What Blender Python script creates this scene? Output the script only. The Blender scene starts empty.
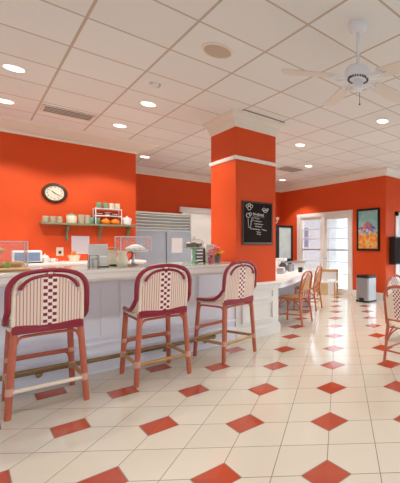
import bpy, bmesh, math, random
from mathutils import Vector, Matrix
random.seed(7)
C = bpy.context.scene.collection
SC = bpy.context.scene
PI = math.pi
R = math.radians

# ------------------------------------------------------------------ camera, light, exposure
EYE = 1.297
HEAD = 42.0                                   # heading of the lens in degrees from +X
cam_d = bpy.data.cameras.new('camera')
cam = bpy.data.objects.new('camera', cam_d); C.objects.link(cam)
cam.location = (0, 0, EYE)
cam.rotation_euler = (R(90), 0, R(HEAD - 90))
cam_d.sensor_fit = 'AUTO'; cam_d.sensor_width = 36
cam_d.lens = 354.8 * 36 / 483
cam_d.shift_x = -(357.8 - 200) / 483
cam_d.shift_y = (244.8 - 241.5) / 483
cam_d.clip_start = 0.02
SC.camera = cam
SC.view_settings.view_transform = 'Standard'
SC.view_settings.look = 'None'
SC.view_settings.gamma = 1
SC.view_settings.use_curve_mapping = False
SC.view_settings.exposure = -0.32

world = bpy.data.worlds.new('daylight'); SC.world = world
world.use_nodes = True
wn = world.node_tree; wn.nodes.clear()
w_out = wn.nodes.new('ShaderNodeOutputWorld')
w_bg = wn.nodes.new('ShaderNodeBackground')
w_tc = wn.nodes.new('ShaderNodeTexCoord')
w_sep = wn.nodes.new('ShaderNodeSeparateXYZ')
w_rmp = wn.nodes.new('ShaderNodeMapRange')          # the sky is brightest on the sea side (+X)
w_rmp.interpolation_type = 'SMOOTHSTEP'
w_rmp.inputs['From Min'].default_value = 0.2
w_rmp.inputs['From Max'].default_value = 0.75
SKY_ROOM, SKY_SEA = 1.5, 7.0
w_rmp.inputs['To Min'].default_value = SKY_ROOM
w_rmp.inputs['To Max'].default_value = SKY_SEA
w_mix = wn.nodes.new('ShaderNodeMix'); w_mix.data_type = 'RGBA'
w_mix.inputs['A'].default_value = (0.80, 0.95, 1.16, 1)
w_mix.inputs['B'].default_value = (0.83, 0.93, 1.0, 1)
w_fac = wn.nodes.new('ShaderNodeMapRange')
w_fac.inputs['From Min'].default_value = 0.2; w_fac.inputs['From Max'].default_value = 0.75
wn.links.new(w_tc.outputs['Generated'], w_sep.inputs[0])
wn.links.new(w_sep.outputs['X'], w_rmp.inputs['Value'])
wn.links.new(w_sep.outputs['X'], w_fac.inputs['Value'])
wn.links.new(w_fac.outputs[0], w_mix.inputs['Factor'])
wn.links.new(w_mix.outputs['Result'], w_bg.inputs['Color'])
w_gnd = wn.nodes.new('ShaderNodeMapRange'); w_gnd.interpolation_type = 'SMOOTHSTEP'      # the ground half is darker than the sky
w_gnd.inputs['From Min'].default_value = -0.12; w_gnd.inputs['From Max'].default_value = 0.02
w_gnd.inputs['To Min'].default_value = 0.30; w_gnd.inputs['To Max'].default_value = 1.0
wn.links.new(w_sep.outputs['Z'], w_gnd.inputs['Value'])
w_mul = wn.nodes.new('ShaderNodeMath'); w_mul.operation = 'MULTIPLY'
wn.links.new(w_rmp.outputs[0], w_mul.inputs[0]); wn.links.new(w_gnd.outputs[0], w_mul.inputs[1])
wn.links.new(w_mul.outputs[0], w_bg.inputs['Strength'])
wn.links.new(w_bg.outputs[0], w_out.inputs['Surface'])

sun_d = bpy.data.lights.new('sun', 'SUN'); sun_d.energy = 6.0; sun_d.angle = R(2); sun_d.color = (1, .96, .9)
sun = bpy.data.objects.new('sun', sun_d); C.objects.link(sun); sun.rotation_euler = (0, R(-28), 0)     # high, from the -X side

DOWNLIGHT_W = 112.0                            # every recessed can
LAMP_COL = (1.0, 0.98, 0.93)

# ------------------------------------------------------------------ helpers
def lin(c):
    return tuple(((v / 255) / 12.92 if v / 255 <= 0.04045 else ((v / 255 + 0.055) / 1.055) ** 2.4) for v in c)

class NT:
    def __init__(self, m):
        m.use_nodes = True; self.m = m; self.t = m.node_tree
        self.t.nodes.clear()
        self.out = self.t.nodes.new('ShaderNodeOutputMaterial')
    def n(self, typ, **kw):
        nd = self.t.nodes.new(typ)
        for k, v in kw.items(): setattr(nd, k, v)
        return nd
    def l(self, a, b): self.t.links.new(a, b)
    def math(self, op, a, b=None, c=None):
        nd = self.n('ShaderNodeMath', operation=op)
        for i, v in enumerate((a, b, c)):
            if v is None: continue
            if isinstance(v, (int, float)): nd.inputs[i].default_value = v
            else: self.l(v, nd.inputs[i])
        return nd.outputs[0]
    def mix(self, f, a, b):
        nd = self.n('ShaderNodeMix', data_type='RGBA')
        for k, v in (('Factor', f), ('A', a), ('B', b)):
            s = nd.inputs[k] if k == 'Factor' else [i for i in nd.inputs if i.name == k and i.type == 'RGBA'][0]
            if isinstance(v, (int, float)): s.default_value = v
            elif isinstance(v, tuple): s.default_value = (*v[:3], 1)
            else: self.l(v, s)
        return [o for o in nd.outputs if o.type == 'RGBA'][0]
    def noise(self, scale, detail=3):
        tc = self.n('ShaderNodeTexCoord')
        nz = self.n('ShaderNodeTexNoise'); nz.inputs['Scale'].default_value = scale; nz.inputs['Detail'].default_value = detail
        self.l(tc.outputs['Object'], nz.inputs['Vector'])
        return nz.outputs[0]
    def xyz(self):
        tc = self.n('ShaderNodeTexCoord'); s = self.n('ShaderNodeSeparateXYZ')
        self.l(tc.outputs['Object'], s.inputs[0])
        return s.outputs
    def surface(self, color, rough=0.5, metal=0.0, bump=None, bstr=0.2, bdist=0.01, spec=0.5):
        p = self.n('ShaderNodeBsdfPrincipled')
        if isinstance(color, tuple): p.inputs['Base Color'].default_value = (*color[:3], 1)
        else: self.l(color, p.inputs['Base Color'])
        if isinstance(rough, (int, float)): p.inputs['Roughness'].default_value = rough
        else: self.l(rough, p.inputs['Roughness'])
        p.inputs['Metallic'].default_value = metal
        p.inputs['Specular IOR Level'].default_value = spec
        if bump is not None:
            b = self.n('ShaderNodeBump'); b.inputs['Strength'].default_value = bstr; b.inputs['Distance'].default_value = bdist
            self.l(bump, b.inputs['Height']); self.l(b.outputs[0], p.inputs['Normal'])
        self.l(p.outputs[0], self.out.inputs['Surface'])
        return p

def pm(name, rgb, rough=0.5, metal=0.0, var=0.06, scale=14, bstr=0.0, spec=0.5):
    """plain procedural surface: colour with a slight noise variation"""
    m = bpy.data.materials.new(name); t = NT(m)
    c = lin(rgb)
    nz = t.noise(scale)
    col = t.mix(nz, tuple(v * (1 - var) for v in c), tuple(min(1, v * (1 + var)) for v in c))
    t.surface(col, rough, metal, nz if bstr else None, bstr, 0.005, spec)
    return m

def clear(name, tint=(1, 1, 1), gloss=0.12, milk=0.05):
    m = bpy.data.materials.new(name); t = NT(m)
    tr = t.n('ShaderNodeBsdfTransparent'); tr.inputs[0].default_value = (*tint, 1)
    gl = t.n('ShaderNodeBsdfGlossy'); gl.inputs['Roughness'].default_value = 0.03
    df = t.n('ShaderNodeBsdfDiffuse'); df.inputs[0].default_value = (0.9, 0.9, 0.9, 1)
    fr = t.n('ShaderNodeFresnel'); fr.inputs[0].default_value = 1.4
    a = t.n('ShaderNodeMixShader'); b = t.n('ShaderNodeMixShader')
    f = t.math('MULTIPLY', fr.outputs[0], gloss * 6)
    nz = t.noise(3)
    f2 = t.math('MULTIPLY', t.math('ADD', nz, 0.5), milk)
    t.l(f2, a.inputs[0]); t.l(tr.outputs[0], a.inputs[1]); t.l(df.outputs[0], a.inputs[2])
    t.l(f, b.inputs[0]); t.l(a.outputs[0], b.inputs[1]); t.l(gl.outputs[0], b.inputs[2])
    t.l(b.outputs[0], t.out.inputs['Surface'])
    return m

def emis(name, rgb, s):
    m = bpy.data.materials.new(name); t = NT(m)
    e = t.n('ShaderNodeEmission'); e.inputs[0].default_value = (*rgb, 1); e.inputs[1].default_value = s
    t.l(e.outputs[0], t.out.inputs['Surface']); return m

def smooth_path(pts, n=6, closed=False):
    P = [Vector(p) for p in pts]; out = []
    m = len(P); seg = m if closed else m - 1
    for i in range(seg):
        p1, p2 = P[i % m], P[(i + 1) % m]
        p0 = P[(i - 1) % m] if (closed or i > 0) else p1 * 2 - p2
        p3 = P[(i + 2) % m] if (closed or i + 2 < m) else p2 * 2 - p1
        for k in range(n):
            t = k / n
            out.append(0.5 * ((2 * p1) + (p2 - p0) * t + (2 * p0 - 5 * p1 + 4 * p2 - p3) * t * t + (3 * p1 - p0 - 3 * p2 + p3) * t ** 3))
    if not closed: out.append(P[-1])
    return out

class MB:
    def __init__(self): self.bm = bmesh.new()
    def box(self, x0, x1, y0, y1, z0, z1, rot=0, piv=None):
        vs = [self.bm.verts.new((x, y, z)) for x in (x0, x1) for y in (y0, y1) for z in (z0, z1)]
        for f in ((0, 1, 3, 2), (4, 6, 7, 5), (0, 4, 5, 1), (2, 3, 7, 6), (0, 2, 6, 4), (1, 5, 7, 3)):
            self.bm.faces.new([vs[i] for i in f])
        if rot:
            piv = piv or ((x0 + x1) / 2, (y0 + y1) / 2, 0)
            bmesh.ops.rotate(self.bm, verts=vs, cent=piv, matrix=Matrix.Rotation(rot, 3, 'Z'))
        return vs
    def rbox(self, x0, x1, y0, y1, z0, z1, bev=0.01, seg=2):
        b = bmesh.new()
        vs = [b.verts.new((x, y, z)) for x in (x0, x1) for y in (y0, y1) for z in (z0, z1)]
        for f in ((0, 1, 3, 2), (4, 6, 7, 5), (0, 4, 5, 1), (2, 3, 7, 6), (0, 2, 6, 4), (1, 5, 7, 3)):
            b.faces.new([vs[i] for i in f])
        bmesh.ops.bevel(b, geom=b.edges[:], offset=bev, segments=seg, affect='EDGES', profile=0.5)
        me = bpy.data.meshes.new('tmp'); b.to_mesh(me); b.free(); self.bm.from_mesh(me); bpy.data.meshes.remove(me)
    def prism(self, poly, z0, z1):
        a = [self.bm.verts.new((x, y, z0)) for x, y in poly]; b = [self.bm.verts.new((x, y, z1)) for x, y in poly]
        n = len(poly)
        self.bm.faces.new(a[::-1]); self.bm.faces.new(b)
        for i in range(n): self.bm.faces.new([a[i], a[(i + 1) % n], b[(i + 1) % n], b[i]])
    def sweep(self, prof, path, closed=False):
        """prof = [(out, z)], path = plan points with explicit outward miter vectors: [(x, y, ox, oy)]"""
        rings = []
        for x, y, ox, oy in path:
            rings.append([self.bm.verts.new((x + o * ox, y + o * oy, z)) for o, z in prof])
        n = len(prof); m = len(rings)
        for i in range(m if closed else m - 1):
            a, b = rings[i], rings[(i + 1) % m]
            for k in range(n): self.bm.faces.new([a[k], a[(k + 1) % n], b[(k + 1) % n], b[k]])
        if not closed:
            self.bm.faces.new(rings[0][::-1]); self.bm.faces.new(rings[-1])
    def tube(self, pts, r, n=8, closed=False):
        P = [Vector(p) for p in pts]; m = len(P)
        rs = r if isinstance(r, (list, tuple)) else [r] * m
        rings = []; up = None
        for i in range(m):
            if closed: d = P[(i + 1) % m] - P[(i - 1) % m]
            else: d = P[min(i + 1, m - 1)] - P[max(i - 1, 0)]
            d.normalize()
            if up is None:
                up = Vector((0, 0, 1)) if abs(d.z) < 0.9 else Vector((1, 0, 0))
            s = d.cross(up); s.normalize(); up = s.cross(d); up.normalize()
            rings.append([self.bm.verts.new(P[i] + (s * math.cos(2 * PI * k / n) + up * math.sin(2 * PI * k / n)) * rs[i]) for k in range(n)])
        for i in range(m if closed else m - 1):
            a, b = rings[i], rings[(i + 1) % m]
            for k in range(n): self.bm.faces.new([a[k], a[(k + 1) % n], b[(k + 1) % n], b[k]])
        if not closed:
            self.bm.faces.new(rings[0][::-1]); self.bm.faces.new(rings[-1])
    def lathe(self, prof, c=(0, 0, 0), n=20, sx=1, sy=1):
        rings = []
        for r, z in prof:
            rings.append([self.bm.verts.new((c[0] + sx * r * math.cos(2 * PI * k / n), c[1] + sy * r * math.sin(2 * PI * k / n), c[2] + z)) for k in range(n)])
        for a, b in zip(rings, rings[1:]):
            for k in range(n): self.bm.faces.new([a[k], a[(k + 1) % n], b[(k + 1) % n], b[k]])
        self.bm.faces.new(rings[0][::-1]); self.bm.faces.new(rings[-1])
    def ball(self, c, r, sx=1, sy=1, sz=1, n=12, jit=0):
        res = bmesh.ops.create_uvsphere(self.bm, u_segments=n, v_segments=max(6, n // 2 + 2), radius=r)
        for v in res['verts']:
            k = 1 + random.uniform(-jit, jit)
            v.co = Vector((v.co.x * sx * k + c[0], v.co.y * sy * k + c[1], v.co.z * sz * k + c[2]))
    def quad(self, pts): self.bm.faces.new([self.bm.verts.new(p) for p in pts])
    def loft(self, rings, closed_ring=False, thick=0):
        V = [[self.bm.verts.new(p) for p in r] for r in rings]
        for a, b in zip(V, V[1:]):
            n = len(a)
            for k in range(n if closed_ring else n - 1): self.bm.faces.new([a[k], a[(k + 1) % n], b[(k + 1) % n], b[k]])
    def build(self, name, mat, parent=None, smooth=False, loc=None, rotz=0):
        bmesh.ops.recalc_face_normals(self.bm, faces=self.bm.faces[:])
        me = bpy.data.meshes.new(name); self.bm.to_mesh(me); self.bm.free()
        if mat: me.materials.append(mat)
        if smooth:
            for p in me.polygons: p.use_smooth = True
            if smooth != 'all':
                try: me.set_sharp_from_angle(angle=R(45))
                except Exception: pass
        o = bpy.data.objects.new(name, me); C.objects.link(o)
        if parent: o.parent = parent
        if loc: o.location = loc
        if rotz: o.rotation_euler.z = rotz
        return o

def tag(o, label=None, cat=None, group=None, kind=None):
    if label: o['label'] = label
    if cat: o['category'] = cat
    if group: o['group'] = group
    if kind: o['kind'] = kind
    return o
def empty(name, loc, label=None, cat=None, group=None, rotz=0):
    o = bpy.data.objects.new(name, None); C.objects.link(o)
    o.location = loc; o.rotation_euler.z = rotz; o.empty_display_size = 0.1
    return tag(o, label, cat, group)
def struct(o): o['kind'] = 'structure'; return o
def copy_tree(o, parent=None):
    c = o.copy(); C.objects.link(c)
    if parent: c.parent = parent
    for ch in [x for x in bpy.data.objects if x.parent == o and x.name in C.objects]: copy_tree(ch, c)
    return c

# ------------------------------------------------------------------ materials
def floor_mat():
    m = bpy.data.materials.new('diamond_tile_floor'); t = NT(m)
    x, y, z = t.xyz()
    a = R(45.1); P = 0.6108; OX, OY = -0.0761, 2.0065
    xf = t.math('SUBTRACT', t.math('MULTIPLY', x, math.cos(a)), t.math('MULTIPLY', y, math.sin(a)))
    yf = t.math('ADD', t.math('MULTIPLY', x, math.sin(a)), t.math('MULTIPLY', y, math.cos(a)))
    gx = t.math('DIVIDE', t.math('SUBTRACT', xf, OX), P); gy = t.math('DIVIDE', t.math('SUBTRACT', yf, OY), P)
    dx = t.math('ABSOLUTE', t.math('SUBTRACT', gx, t.math('ROUND', gx)))
    dy = t.math('ABSOLUTE', t.math('SUBTRACT', gy, t.math('ROUND', gy)))
    d = t.math('ADD', dx, dy)
    isred = t.math('LESS_THAN', d, 0.23)
    hx = t.math('MULTIPLY', gx, 2); hy = t.math('MULTIPLY', gy, 2)
    lx = t.math('ABSOLUTE', t.math('SUBTRACT', hx, t.math('ROUND', hx)))
    ly = t.math('ABSOLUTE', t.math('SUBTRACT', hy, t.math('ROUND', hy)))
    line = t.math('LESS_THAN', t.math('MINIMUM', lx, ly), 0.0085)
    line = t.math('MULTIPLY', line, t.math('SUBTRACT', 1, isred))
    edge = t.math('LESS_THAN', t.math('ABSOLUTE', t.math('SUBTRACT', d, 0.23)), 0.007)
    grout = t.math('MAXIMUM', line, edge)
    # each tile its own slight tone
    tc = t.n('ShaderNodeCombineXYZ'); t.l(t.math('FLOOR', hx), tc.inputs[0]); t.l(t.math('FLOOR', hy), tc.inputs[1])
    wnz = t.n('ShaderNodeTexWhiteNoise'); t.l(tc.outputs[0], wnz.inputs['Vector'])
    nz = t.noise(5, 4)
    tone = t.math('ADD', t.math('MULTIPLY', wnz.outputs['Value'], 0.6), t.math('MULTIPLY', nz, 0.4))
    cream = t.mix(tone, lin((220, 208, 190)), lin((228, 217, 200)))
    red = t.mix(tone, lin((176, 68, 44)), lin((196, 84, 56)))
    col = t.mix(isred, cream, red)
    col = t.mix(grout, col, lin((122, 98, 80)))
    rough = t.math('ADD', 0.125, t.math('MULTIPLY', grout, 0.4))
    t.surface(col, rough, 0, t.math('SUBTRACT', 1, grout), 0.25, 0.002, 0.85)
    return m

def ceil_mat():
    m = bpy.data.materials.new('ceiling_tile'); t = NT(m)
    x, y, z = t.xyz()
    gx = t.math('DIVIDE', t.math('SUBTRACT', x, 1.255), 0.61); gy = t.math('DIVIDE', t.math('SUBTRACT', y, 2.832), 0.61)
    lx = t.math('ABSOLUTE', t.math('SUBTRACT', gx, t.math('ROUND', gx)))
    ly = t.math('ABSOLUTE', t.math('SUBTRACT', gy, t.math('ROUND', gy)))
    line = t.math('LESS_THAN', t.math('MINIMUM', lx, ly), 0.017)
    tc = t.n('ShaderNodeCombineXYZ'); t.l(t.math('FLOOR', gx), tc.inputs[0]); t.l(t.math('FLOOR', gy), tc.inputs[1])
    wnz = t.n('ShaderNodeTexWhiteNoise'); t.l(tc.outputs[0], wnz.inputs['Vector'])
    nz = t.noise(90, 2)
    tone = t.math('ADD', t.math('MULTIPLY', wnz.outputs['Value'], 0.6), t.math('MULTIPLY', nz, 0.4))
    col = t.mix(tone, lin((230, 230, 227)), lin((240, 240, 237)))
    col = t.mix(line, col, lin((200, 184, 168)))
    t.surface(col, 0.85, 0, t.math('ADD', t.math('MULTIPLY', nz, 0.15), t.math('SUBTRACT', 1, line)), 0.3, 0.004, 0.2)
    return m

def woven_mat(name, stripe, check, base=(238, 216, 196), dark=(128, 22, 42), cw=0.026, rh=0.053, half=0.042, sw=0.019):
    """rattan weave on the local XZ plane: fine upright stripes and a chequered middle band"""
    m = bpy.data.materials.new(name); t = NT(m)
    x, y, z = t.xyz()
    sx = t.math('DIVIDE', x, sw)
    fr = t.math('ABSOLUTE', t.math('SUBTRACT', sx, t.math('ROUND', sx)))
    st = t.math('LESS_THAN', fr, 0.13)
    col = t.mix(st, lin(base), lin(stripe))
    fine = t.math('SINE', t.math('MULTIPLY', z, 900))
    if check:
        inband = t.math('LESS_THAN', t.math('ABSOLUTE', x), half)
        cx = t.math('FLOOR', t.math('DIVIDE', t.math('ADD', x, half), cw + 0.002))
        par = t.math('MULTIPLY', t.math('MODULO', cx, 2), 0.5)
        zz = t.math('ADD', t.math('DIVIDE', z, rh), par)
        fz = t.math('SUBTRACT', zz, t.math('FLOOR', zz))
        on = t.math('LESS_THAN', fz, 0.47)
        onx = t.math('SUBTRACT', t.math('DIVIDE', t.math('ADD', x, half), cw + 0.002), cx)
        on = t.math('MULTIPLY', on, t.math('LESS_THAN', t.math('ABSOLUTE', t.math('SUBTRACT', onx, 0.5)), 0.44))
        col = t.mix(inband, col, t.mix(on, lin((248, 228, 216)), lin(dark)))
    t.surface(col, 0.5, 0, t.math('ADD', st, t.math('MULTIPLY', fine, 0.3)), 0.25, 0.002)
    return m

def diamond_weave(name, a, b, s=0.03):
    m = bpy.data.materials.new(name); t = NT(m)
    x, y, z = t.xyz()
    u = t.math('DIVIDE', t.math('ADD', x, z), s); v = t.math('DIVIDE', t.math('SUBTRACT', x, z), s)
    fu = t.math('ABSOLUTE', t.math('SUBTRACT', u, t.math('ROUND', u))); fv = t.math('ABSOLUTE', t.math('SUBTRACT', v, t.math('ROUND', v)))
    on = t.math('LESS_THAN', t.math('MINIMUM', fu, fv), 0.14)
    t.surface(t.mix(on, lin(a), lin(b)), 0.5, 0, on, 0.3, 0.002)
    return m

def wall_mat(name, rgb):
    m = bpy.data.materials.new(name); t = NT(m)
    nz = t.noise(1.2, 3); fine = t.noise(160, 2)
    c = lin(rgb)
    t.surface(t.mix(nz, tuple(v * .96 for v in c), tuple(v * 1.04 for v in c)), 0.55, 0, fine, 0.08, 0.002, 0.2)
    return m

M = dict(
    floor=floor_mat(), ceil=ceil_mat(),
    red=wall_mat('orange_red_paint', (224, 84, 38)),
    white=pm('white_paint', (242, 238, 232), 0.4, var=.03, scale=2),
    crown=pm('cream_crown_paint', (236, 228, 215), 0.45, var=.03, scale=2),
    panel=pm('panel_white', (244, 244, 252), 0.4, var=.03, scale=3),
    stone=None,
    rattan=pm('salmon_rattan', (190, 98, 70), 0.38, var=.14, scale=30, bstr=.1),
    honey=pm('honey_rattan', (192, 104, 54), 0.38, var=.16, scale=30, bstr=.1),
    burg=pm('burgundy_wrap', (146, 24, 48), 0.35, var=.14, scale=60, bstr=.15),
    bind=pm('pale_cane_binding', (214, 160, 140), 0.5, var=.12, scale=80, bstr=.2),
    canew=pm('cream_cane', (240, 222, 200), 0.5, var=.06, scale=60),
    brass=pm('aged_brass', (158, 132, 92), 0.32, .75, var=.12, scale=20),
    tan=pm('tan_foot_bar', (188, 142, 84), 0.35, .15, var=.12, scale=25),
    steel=pm('brushed_steel', (172, 172, 174), 0.36, .9, var=.06, scale=9),
    lsteel=pm('light_steel', (206, 202, 192), 0.35, .5, var=.05, scale=9),
    dsteel=pm('dark_steel', (98, 98, 98), 0.4, .8, var=.1, scale=9),
    black=pm('black_plastic', (26, 25, 26), 0.35, var=.1),
    slate=pm('chalkboard_slate', (44, 38, 36), 0.8, var=.25, scale=6, spec=.1),
    chalk=pm('white_chalk', (216, 206, 202), 0.8, var=.1, scale=80),
    dwood=pm('dark_brown_wood', (66, 40, 28), 0.35, var=.25, scale=20),
    shelfg=pm('sage_green_wood', (128, 126, 92), 0.5, var=.15, scale=18),
    cream=pm('cream_ceramic', (234, 222, 198), 0.3, var=.05, scale=12),
    whitec=pm('white_ceramic', (240, 238, 232), 0.25, var=.03, scale=12),
    teal=pm('sage_teal_ceramic', (128, 168, 140), 0.3, var=.08, scale=12),
    orange=pm('orange_glaze', (240, 132, 30), 0.35, var=.12, scale=14),
    paper=pm('white_paper', (236, 232, 230), 0.7, var=.02, scale=4),
    lilac=pm('pale_sheet', (214, 204, 210), 0.6, var=.04, scale=4),
    fanw=pm('white_enamel', (240, 242, 248), 0.3, var=.03, scale=8),
    blade=pm('bleached_blade', (230, 220, 210), 0.45, var=.05, scale=6),
    tanw=pm('tan_wood', (206, 158, 100), 0.45, var=.15, scale=16),
    card=pm('cardboard', (208, 178, 134), 0.7, var=.1, scale=10),
    pastry=pm('pastry_crust', (214, 166, 102), 0.6, var=.25, scale=40, bstr=.3),
    choc=pm('brown_cake', (126, 84, 66), 0.6, var=.3, scale=60, bstr=.4),
    icing=pm('white_frosting', (244, 240, 230), 0.5, var=.05, scale=40, bstr=.4),
    jade=pm('jade_glass', (150, 198, 160), 0.15, var=.08, scale=10),
    pink=pm('pink_petal', (228, 104, 122), 0.6, var=.2, scale=60),
    mauve=pm('mauve_petal', (206, 170, 186), 0.6, var=.2, scale=60),
    yellow=pm('yellow_petal', (236, 190, 40), 0.6, var=.2, scale=60),
    leaf=pm('green_leaf', (90, 120, 50), 0.5, var=.25, scale=40),
    grey=pm('grey_ceramic', (128, 118, 116), 0.4, var=.1, scale=20),
    lime=pm('lime_card', (150, 190, 90), 0.6, var=.08, scale=10),
    blue=pm('blue_grey_plastic', (128, 148, 178), 0.3, var=.25, scale=30),
    deck=pm('grey_decking', (190, 186, 180), 0.7, var=.1, scale=4),
    siding=pm('white_siding', (228, 232, 236), 0.6, var=.04, scale=3),
    grille=pm('speaker_grille', (200, 182, 162), 0.6, var=.1, scale=200),
    acryl=clear('clear_acrylic', (0.98, 0.98, 0.98), .05, .05),
    glass=clear('window_glass', (0.96, 0.98, 0.98), .10, .0),
    lamp=emis('warm_lamp', (1.0, 0.92, 0.78), 6.0),
    sp_back=woven_mat('striped_chequer_weave', (186, 112, 112), True),
    sp_seat=woven_mat('plain_cream_weave', (222, 190, 168), False),
    din_back=woven_mat('salmon_chequer_weave', (226, 196, 176), True, base=(240, 218, 196), dark=(150, 40, 48), cw=.020, rh=.044, half=.077),
    hon_back=diamond_weave('open_lattice_weave', (222, 176, 124), (150, 84, 46)),
    hon_seat=diamond_weave('honey_seat_weave', (208, 164, 116), (170, 112, 70), .02),
)
def stone():
    m = bpy.data.materials.new('grey_green_countertop'); t = NT(m)
    a = t.noise(70, 5); b = t.noise(9, 3)
    c = t.mix(a, lin((150, 156, 144)), lin((206, 204, 192)))
    t.surface(t.mix(t.math('MULTIPLY', b, .5), c, lin((170, 158, 140))), 0.12, 0)
    return m
M['stone'] = stone()

# ------------------------------------------------------------------ the room
CZ = 3.08; WZ = 2.95
YL, YB, XF = 7.2, 9.2, 6.65                    # left wall, back wall, window wall
b = MB(); b.box(-3, 9.2, -3, 9.4, -0.06, 0); struct(b.build('floor', M['floor']))
b = MB(); b.box(-3, XF + .15, -3, 9.4, CZ, CZ + .08); b.box(XF + .15, 9.2, -3, 5.25, CZ, CZ + .08); struct(b.build('ceiling', M['ceil']))
b = MB(); b.box(-3, 2.06, YL, YL + .16, 0, CZ); struct(b.build('wall_left', M['red']))
b = MB(); b.box(-3, XF + .15, YB, YB + .15, 0, CZ); struct(b.build('wall_back', M['red']))
DY0, DY1, DZ = 6.22, 8.33, 2.13                # opening of the double doors
b = MB()
b.box(XF, XF + .15, 5.10, DY0, 0, CZ); b.box(XF, XF + .15, DY1, YB, 0, CZ); b.box(XF, XF + .15, DY0, DY1, DZ, CZ)
struct(b.build('wall_far', M['red']))
b = MB(); b.box(XF + .15, 9.2, 5.10, 5.25, 0, CZ); struct(b.build('wall_right', M['red']))

# the walls behind the viewer, with their large windows
b = MB(); b.box(-3.15, 9.35, -3.15, -3, 2.15, CZ); b.box(-3.15, 9.35, -3.15, -3, 0, .35)
for k in range(6): b.box(-3.15 + k * 2.42, -2.75 + k * 2.42, -3.15, -3, .35, 2.15)
struct(b.build('wall_front', M['white']))
b = MB(); b.box(-3.15, -3, -3, YL, 2.15, CZ); b.box(-3.15, -3, -3, YL, 0, .35)
for k in range(5): b.box(-3.15, -3, -3 + k * 2.42, -2.6 + k * 2.42, .35, 2.15)
struct(b.build('wall_side', M['white']))
b = MB(); b.box(9.2, 9.35, -3, 5.25, 2.15, CZ); b.box(9.2, 9.35, -3, 5.25, 0, .35)
struct(b.build('wall_end', M['white']))
CROWN = [(0, WZ - .02), (.018, WZ - .02), (.03, WZ + .01), (.10, WZ + .075), (.13, WZ + .11), (.13, WZ + .13), (0, WZ + .13)]
CROWNW = [(0, WZ - .03), (.02, WZ - .03), (.035, WZ), (.22, WZ + .08), (.27, WZ + .10), (.31, WZ + .13), (0, WZ + .13)]
n_trim = [0]
def trim(mb, mat):
    n_trim[0] += 1
    return struct(mb.build('trim_%d' % n_trim[0], mat))
b = MB(); b.sweep(CROWNW, [(-3, YL, 0, -1), (2.06, YL, 1, -1), (2.06, YL + .16, 1, 0), (2.06, YB, 1, 0)]); trim(b, M['crown'])
b = MB(); b.sweep(CROWN, [(2.4, YB, 0, -1), (XF, YB, -1, -1), (XF, 5.10, -1, -1), (9.2, 5.10, 0, -1)]); trim(b, M['crown'])
BASE = [(0, 0), (.018, 0), (.018, .12), (.008, .15), (0, .15)]
b = MB(); b.sweep(BASE, [(2.4, YB, 0, -1), (XF, YB, -1, -1), (XF, DY1 + .06, -1, 0)]); struct(b.build('baseboard_back', M['white']))
b = MB(); b.sweep(BASE, [(XF, DY0 - .06, -1, 0), (XF, 5.10, -1, -1), (9.2, 5.10, 0, -1)]); struct(b.build('baseboard_far', M['white']))

# column with its white band and flared head
CX0, CX1, CY0, CY1 = 2.45, 3.09, 4.42, 5.13
b = MB(); b.box(CX0, CX1, CY0, CY1, 0, CZ); struct(b.build('column', M['red']))
loop = [(CX0, CY0, -1, -1), (CX1, CY0, 1, -1), (CX1, CY1, 1, 1), (CX0, CY1, -1, 1)]
b = MB(); b.sweep([(0, 2.455), (.014, 2.455), (.02, 2.47), (.02, 2.49), (.014, 2.505), (0, 2.505)], loop, True); trim(b, M['white'])
b = MB(); b.sweep([(0, 2.895), (.01, 2.90), (.02, 2.95), (.045, 3.01), (.085, 3.05), (.10, CZ), (0, CZ)], loop, True); trim(b, M['crown'])
# white panelled base around the column
KB = .76
b = MB(); b.box(CX0 - .015, CX1 + .025, CY0 - .035, CY1 + .02, 0, KB - .03); wains = struct(b.build('trim_5', M['white']))
def frame_mold(mb, x0, x1, z0, z1, y, w=.03, d=.018):
    """raised picture-frame moulding on a face that looks towards -Y"""
    for (a0, a1, c0, c1) in ((x0, x1, z0, z0 + w), (x0, x1, z1 - w, z1), (x0, x0 + w, z0 + w, z1 - w), (x1 - w, x1, z0 + w, z1 - w)):
        mb.box(a0, a1, y - d, y, c0, c1)
yf = CY0 - .035
b = MB(); frame_mold(b, CX0 + .07, CX1 - .06, .22, .50, yf, .03, .02); frame_mold(b, CX0 + .07, CX1 - .06, .53, .655, yf, .022, .016)
b.build('panel_molding', M['white'], wains)
b = MB(); b.box(CX0 - .02, CX1 + .045, yf - .025, CY1, 0, .13); b.box(CX0 - .02, CX1 + .04, yf - .016, CY1, .13, .155)
b.build('base_molding', M['white'], wains)
b = MB(); b.rbox(CX0 - .03, CX1 + .06, yf - .045, CY1 + .04, KB - .035, KB + .005, .008); b.box(CX0 - .02, CX1 + .04, yf - .022, CY1 + .03, KB - .085, KB - .035)
b.build('cap', M['white'], wains)

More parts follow.
